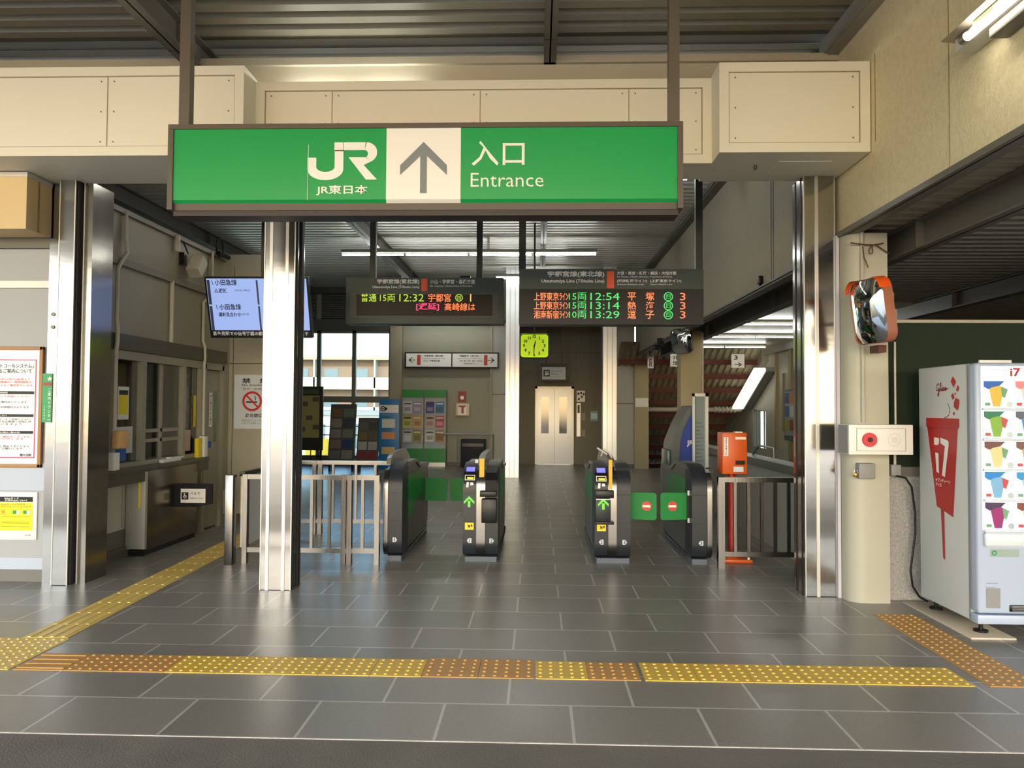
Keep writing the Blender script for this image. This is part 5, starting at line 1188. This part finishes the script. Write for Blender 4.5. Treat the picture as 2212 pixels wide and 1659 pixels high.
# mirror on the beige column
MC = Vector((2.45, 5.72, 2.22))
t = convex_mirror('orange-rimmed convex mirror on a clamped cream pole, leaning out from the beige column', MC, -76, 8, .36, .46, .03, mat('brown_orange_rim', (160, 96, 68), .4), 'convex_mirror', .06)
Mi = (Matrix.Translation(MC) @ t.rotation_euler.to_matrix().to_4x4()).inverted()
def mpart(name, b, m):
    bmesh.ops.transform(b.bm, matrix=Mi, verts=b.bm.verts[:]); return part(name, b, m, t)
b = MB(); b.cyl((2.70, 5.98, 2.04), (2.70, 5.98, 2.385), .031); b.sphere((2.70, 5.98, 2.385), .031); mpart('pole', b, mat('aged_cream', (204, 194, 166), .5, noise=(40, .12)))
b = MB(); b.cyl((2.70, 5.98, 2.165), (2.70, 5.98, 2.275), .036); b.box(2.66, 2.765, 6.0, 6.02, 2.165, 2.275); mpart('clamp', b, m_grey)
b = MB(); b.tube([(2.485, 5.732, 2.20), (2.70, 5.98, 2.22), (2.70, 6.095, 2.22)], .013, 8); mpart('arm', b, m_beam)
b = MB(); b.box(2.555, 2.615, 5.85, 6.0, 1.93, 1.985); mpart('bracket', b, mat('rust_bracket', (92, 42, 36), .6))

# lamp on the beige wall (emergency light), mounted sideways on the wall and running towards the viewer
t = thing('wall_lamp', 'lamp with metal reflector and green label on the beige wall, top right corner', 'lamp', (2.36, 4.2, 3.55))
LY = 1.7
b = MB(); b.prism([(2.275, 3.585), (2.29, 3.60), (2.45, 3.66), (2.45, 3.60), (2.40, 3.57)], 'y', LY, 4.38); part('reflector', b, mat('reflector_metal', (176, 166, 154), .3, .7), t)
b = MB(); b.box(2.33, 2.45, LY, 4.34, 3.50, 3.575, .01); part('housing', b, mat('lamp_white', (226, 226, 218), .4), t)
for a, c in ((3.02, 4.18), (1.78, 2.94)):
    b = MB(); b.cyl((2.315, a, 3.52), (2.315, c, 3.52), .018, seg=12); part('tube', b, mat('lit_wall_tube', (255, 255, 250), .4, emit=((255, 244, 222), WALL_TUBE)), t)
    b = MB(); b.cyl((2.315, c, 3.52), (2.315, c+.05, 3.52), .026); b.cyl((2.315, a-.04, 3.52), (2.315, a, 3.52), .026); part('tube_cap', b, m_steelstrip, t)
b = MB(); b.box(2.318, 2.33, 3.1, 4.14, 3.538, 3.572); part('label', b, mat('label_pale_green', (206, 226, 176), .4), t)
b = MB(); b.text('非常用照明器具', -4.10, 3.545, west(2.316), h=.02); part('label_print', b, m_green2, t)
b = MB(); b.box(2.35, 2.45, 2.9, 4.05, 3.44, 3.50, .01); part('ballast', b, m_beam, t)

# ================================================================== left front: posters, wooden box
t = thing('framed_poster', 'large wood-framed white notice with pink border at the left edge', 'poster', (-4.9, 6.42, .96))
FX0, FX1, FZ0, FZ1 = -5.65, -4.215, .965, 1.995
b = MB(); b.box(FX0, FX1, 6.41, 6.44, FZ0, FZ0+.03, .004); b.box(FX0, FX1, 6.41, 6.44, FZ1-.03, FZ1, .004); b.box(FX0, FX0+.03, 6.41, 6.44, FZ0, FZ1, .004); b.box(FX1-.03, FX1, 6.41, 6.44, FZ0, FZ1, .004); part('frame', b, m_woodframe, t)
b = MB(); b.box(FX0+.03, FX1-.03, 6.425, 6.44, FZ0+.03, FZ1-.03); part('sheet', b, mat('poster_white', (238, 238, 242), .3), t)
p = front(6.422)
b = MB()
bx0, bx1, bz0, bz1 = FX0+.07, -4.275, 1.045, 1.885
for r_ in ((bx0, bx1, bz0, bz0+.008), (bx0, bx1, bz1-.008, bz1), (bx0, bx0+.008, bz0, bz1), (bx1-.008, bx1, bz0, bz1)): b.rect(*r_, p)
part('pink_border', b, mat('border_pink', (206, 70, 110), .5), t)
rx = -4.30
mr = mat('notice_red', (206, 30, 50), .5)
lettering(t, [('「インターホンサポートコールシステム」', rx, 1.812, p, dict(w=.64, h=.038, align='r', bold=.012)), ('によるご案内について', rx-.015, 1.768, p, dict(w=.36, h=.038, align='r', bold=.012))], m_black)
def body(rows, m):
    lettering(t, [(tx, rx-dx, z, p, dict(w=w, h=.018, align='r', bold=.008)) for tx, dx, z, w in rows], m, 'body_text')
body([('平成31年12月1日始発より、', .01, 1.706, .36), ('早朝・夜間の一部時間帯は、', .0, 1.682, .38), ('システムによるご案内を行います。', -.008, 1.655, .44), ('ボタンを押してお話しください。', .01, 1.56, .42),
      ('係員が対応できない場合がございます', .02, 1.217, .50), ('お願いいたします', .07, 1.198, .30)], mr)
body([('係員がお客さまのご案内をいたします', .05, 1.512, .48), ('一部の時間帯ではお時間がかかります', .03, 1.468, .48), ('改札口のインターホンをご利用ください。', .01, 1.365, .50), ('お急ぎのお客さまは係員へお知らせ', .01, 1.345, .46), ('くださいますよう', .09, 1.323, .30),
      ('サービスの向上に努めてまいります', .02, 1.135, .46), ('よろしくお願いします', .08, 1.115, .30)], m_black)
lettering(t, [('間々田駅', rx-.0, 1.058, p, dict(w=.10, h=.024, align='r', bold=.02))], m_black)
for z, tx in ((1.60, '実施期間'), (1.405, '早朝時間帯について'), (1.262, '係員が不在の場合のご案内の流れ')):
    b = MB(); b.rect(bx0+.03, rx+.01, z-.011, z+.013, p); part('heading_bar', b, m_black, t)
    b = MB(); b.text(tx, -4.52 if z > 1.3 else -4.40, z-.007, front(6.419), h=.016, align='r', bold=.01); part('heading', b, m_signwhite, t)
t = thing('yellow_notice', 'yellow notice with black heading in a white frame below the wood-framed poster', 'poster', (-4.43, 6.44, .37))
b = MB(); b.box(-4.62, -4.25, 6.435, 6.45, .35, .755, .003); part('frame', b, m_white, t)
p = front(6.432)
b = MB(); b.rect(-4.573, -4.285, .43, .665, p); part('yellow_field', b, mat('bright_yellow', (246, 226, 20), .5), t)
b = MB(); b.rect(-4.573, -4.285, .672, .715, p); part('heading_bar', b, m_black, t)
lettering(t, [('Suicaカード\n発売中止について', -4.43, .678, front(6.430), dict(w=.20, h=.032, align='c', bold=.02))], m_signwhite)
lettering(t, [('Suicaカードの発売を\n中止させていただきます', -4.43, .625, front(6.430), dict(w=.26, h=.034, align='c', bold=.01))], mat('notice_orange_red', (214, 60, 20), .5))
b = MB(); pq = front(6.430)
for s in (-1, 1): b.poly([(-4.54-s*.02, .565), (-4.54-s*.014, .565), (-4.54+s*.02, .605), (-4.54+s*.014, .605)], pq)
part('cross_mark', b, mr, t)
for x in (-4.455, -4.365):
    b = MB(); b.rect(x, x+.03, .57, .6, pq); part('card_picture', b, m_green2, t)
    b = MB(); b.rect(x+.032, x+.055, .565, .6, pq); part('card_picture', b, m_signwhite, t)
b = MB()
for z in (.545, .50, .49, .46): b.rect(-4.55, -4.31, z, z+.004, pq)
part('fine_print', b, mat('olive_print', (140, 120, 10), .6), t)
lettering(t, [('間々田駅', -4.295, .385, p, dict(w=.05, align='r'))], m_black)
t = thing('exit_sticker', 'narrow green sticker with white characters on the far left steel pillar', 'sticker', (-4.16, 6.39, 1.35))
b = MB(); b.box(-4.20, -4.115, 6.392, 6.398, 1.35, 1.765); part('sheet', b, mat('sticker_green', (20, 150, 84), .4), t)
lettering(t, [('★', -4.135, 1.70, front(6.389), dict(h=.045, align='c')), ('ご\n案\n内\nカ\nウ\nン\nタ\nー', -4.135, 1.37, front(6.389), dict(w=.03, h=.27, align='c')), ('こ\nち\nら\nで\nす', -4.175, 1.37, front(6.389), dict(w=.012, h=.12, align='c'))], m_signwhite)
b = MB(); b.rect(-4.19, -4.118, 1.66, 1.69, front(6.389)); part('red_band', b, mat('dull_red_print', (158, 62, 62), .5), t)
for z, nm in ((2.27, 'upper'), (2.16, 'lower')):
    b = MB(); b.cyl((-4.125, 6.392, z), (-4.125, 6.402, z), .017); solo('plug_cap', b, m_wallgrey, 'round beige cap on the far left steel pillar, the %s one' % nm, 'cap')
t = thing('wooden_shutter_box', 'blond wood box under the left cream bulkhead at the left edge', 'box', (-5.0, 6.2, 2.92))
b = MB(); b.box(-7.0, -4.15, 6.06, 6.385, 2.925, 3.35); part('casing', b, m_wood, t)
b = MB(); b.box(-7.0, -4.145, 6.055, 6.385, 3.35, 3.388); part('metal_cap', b, mat('pale_metal_cap', (206, 204, 202), .35, .3), t)
b = MB()
for y in (6.2, 6.215): b.box(-4.15, -4.147, y, y+.004, 2.925, 3.35)
part('joint', b, mat('wood_joint', (120, 96, 60), .6), t)

# ================================================================== tactile paving
m_tacY = mat('tactile_yellow', (228, 190, 80), .45, noise=(10, .12)); m_tacB = mat('tactile_ochre', (198, 150, 82), .5, noise=(12, .12)); m_tacP = mat('tactile_pale_yellow', (234, 202, 112), .45, noise=(10, .1))
def tactile(lab, x0, y0, nx, ny, m, kind='dots', s=.29, rot=0., origin=None):
    t = thing('tactile_paving', lab, 'tactile paving', (x0, y0, 0), local=True, rotz=rot)
    b = MB()
    for i in range(nx):
        for j in range(ny): b.box(i*s+.0015, (i+1)*s-.0015, j*s+.0015, (j+1)*s-.0015, -.004, .004)
    for i in range(nx):
        for j in range(ny):
            if kind == 'dots':
                for u in range(5):
                    for v in range(5): b.cyl((i*s+(u+.5)*s/5, j*s+(v+.5)*s/5, .003), (i*s+(u+.5)*s/5, j*s+(v+.5)*s/5, .010), .0115, .0075, 10)
            elif kind == 'barsx':
                for v in range(4): b.box(i*s+.01, (i+1)*s-.01, j*s+(v+.5)*s/4-.011, j*s+(v+.5)*s/4+.011, .003, .009)
            else:
                for u in range(4): b.box(i*s+(u+.5)*s/4-.011, i*s+(u+.5)*s/4+.011, j*s+.01, (j+1)*s-.01, .003, .009)
    part('tiles', b, m, t)
    return t
TY = 4.30
tactile('ochre barred tactile tiles left end of the front band', -2.96, TY, 1, 1, m_tacB, 'barsx')
tactile('ochre dotted tactile tiles at the left of the front band, beside the ochre bars', -2.67, TY, 2, 1, m_tacB)
tactile('long left run of yellow dotted tactile tiles in the front band', -2.09, TY, 5, 1, m_tacY, s=.29)
tactile('ochre dotted run in the middle of the front tactile band', -.64, TY, 2, 1, m_tacB, s=.315)
tactile('single yellow tactile tile between two ochre runs', -.005, TY, 1, 1, m_tacY, s=.295)
tactile('short ochre dotted run right of the single yellow tile', .29, TY, 1, 1, m_tacB, s=.29)

tactile('long right run of yellow dotted tactile tiles in the front band', .60, TY, 6, 1, m_tacY, s=.297)
tactile('ochre dotted tactile strip along the right, in front of the vending machine', 2.46, 4.30, 1, 5, m_tacB, s=.293)
tactile('pale yellow dotted tactile tiles at the left corner where the strips meet', -3.56, TY, 2, 2, m_tacP, s=.288)

tactile('long yellow barred tactile strip leading to the side gate on the left', -3.30, 4.885, 1, 17, m_tacP, 'barsy', .29, R(2.6))

b = MB(); b.box(2.40, 2.45, 8.42, 8.5, 2.86, 2.95, .01); b.box(2.41, 2.44, 8.44, 8.48, 2.82, 2.86); solo('wall_camera', b, m_black, 'small black camera low on the grey rendered wall right of the departure boards', 'camera')
b = MB(); b.box(2.2, 2.34, 14.9, 15.1, 2.62, 2.72, .01); b.box(2.32, 2.45, 14.98, 15.02, 2.70, 2.86); solo('security_camera', b, m_black, 'dark security camera below the left half of the right departure board', 'camera')
# ================================================================== outside, seen through the back windows
def flats(lab, x0, x1, y, ztop, nf):
    t = thing('apartment_block', lab, 'apartment building', ((x0+x1)/2, y+4, -6))
    fh = 2.93
    b = MB(); b.box(x0, x1, y+1.2, y+10, -6, ztop-.3); part('body', b, mat('block_wall', (150, 118, 98), .8), t)
    b = MB(); b.box(x0-.3, x1+.4, y, y+10.4, ztop-.3, ztop); part('roof_slab', b, mat('roof_slab_pale', (176, 152, 126), .7), t)
    for i in range(nf):
        z = ztop-.3-fh*(i+1)
        b = MB(); b.box(x0, x1, y, y+1.2, z, z+.15); b.box(x0, x1, y, y+.12, z+.15, z+1.2); part('balcony', b, mat('balcony_cream', (196, 184, 160), .8), t)
        n = int((x1-x0)/3)
        for k in range(n):
            xx = x0+k*3+.4
            b = MB(); b.box(xx+.3, xx+1.7, y+1.14, y+1.2, z+.2, z+2.1); part('balcony_window', b, mat('far_window', (104, 120, 130), .3), t)
        for k in range(0, n+1, 2):
            b = MB(); b.box(x0+k*3-.08, x0+k*3+.08, y+.0, y+1.2, z+.15, z+fh); part('balcony_divider', b, mat('balcony_cream', (196, 184, 160), .8), t)
    return t
flats('sunlit cream apartment block with balconies beyond the window', -40, -14.6, 75, 6.4, 4)
t = thing('low_building', 'pale low building in front of the apartment block outside the window', 'building', (-18, 46, -6))
b = MB(); b.box(-34, -8.0, 44, 50, -6, 1.0); part('wall', b, mat('low_wall_white', (236, 232, 222), .8), t)
b = MB(); b.box(-34.3, -7.7, 43.7, 50.3, 1.0, 1.25); part('roof_edge', b, mat('roof_grey', (150, 146, 140), .7), t)
for k in range(8):
    b = MB(); b.box(-32+k*3, -30.2+k*3, 43.95, 44.0, -.9, .5); part('window', b, mat('far_window', (104, 120, 130), .3), t)
for xa, xb, od in ((-8.5, -8.1, 'the widest, right beside the olive poster stand'), (-7.95, -7.66, 'between the poster stand and the tall pamphlet stand'), (-7.08, -6.74, 'just right of the tall pamphlet stand')):
    b = MB(); b.box(xa, xb, 28, 28.1, -1.6, .32, .01); solo('yellow_barrier', b, mat('sunny_yellow', (240, 196, 40), .6), 'bright yellow panel outside the window, '+od, 'panel', 'yellow panels outside the window')
b = MB(); b.box(-16, -5.2, 28.15, 28.3, -6, -.2); solo('outer_wall', b, mat('low_wall_white', (236, 232, 222), .8), 'low white wall outside behind the yellow panels', 'wall')

t = thing('white_shed', 'sunlit white building seen through the low window beside the stairs', 'building', (16, 43, -6))
b = MB(); b.box(9, 26, 40, 46, -6, 2.6); part('wall', b, mat('low_wall_white', (236, 232, 222), .8), t)
b = MB(); b.box(8.7, 26.3, 39.7, 46.3, 2.6, 2.8); part('roof_edge', b, mat('roof_grey', (150, 146, 140), .7), t)
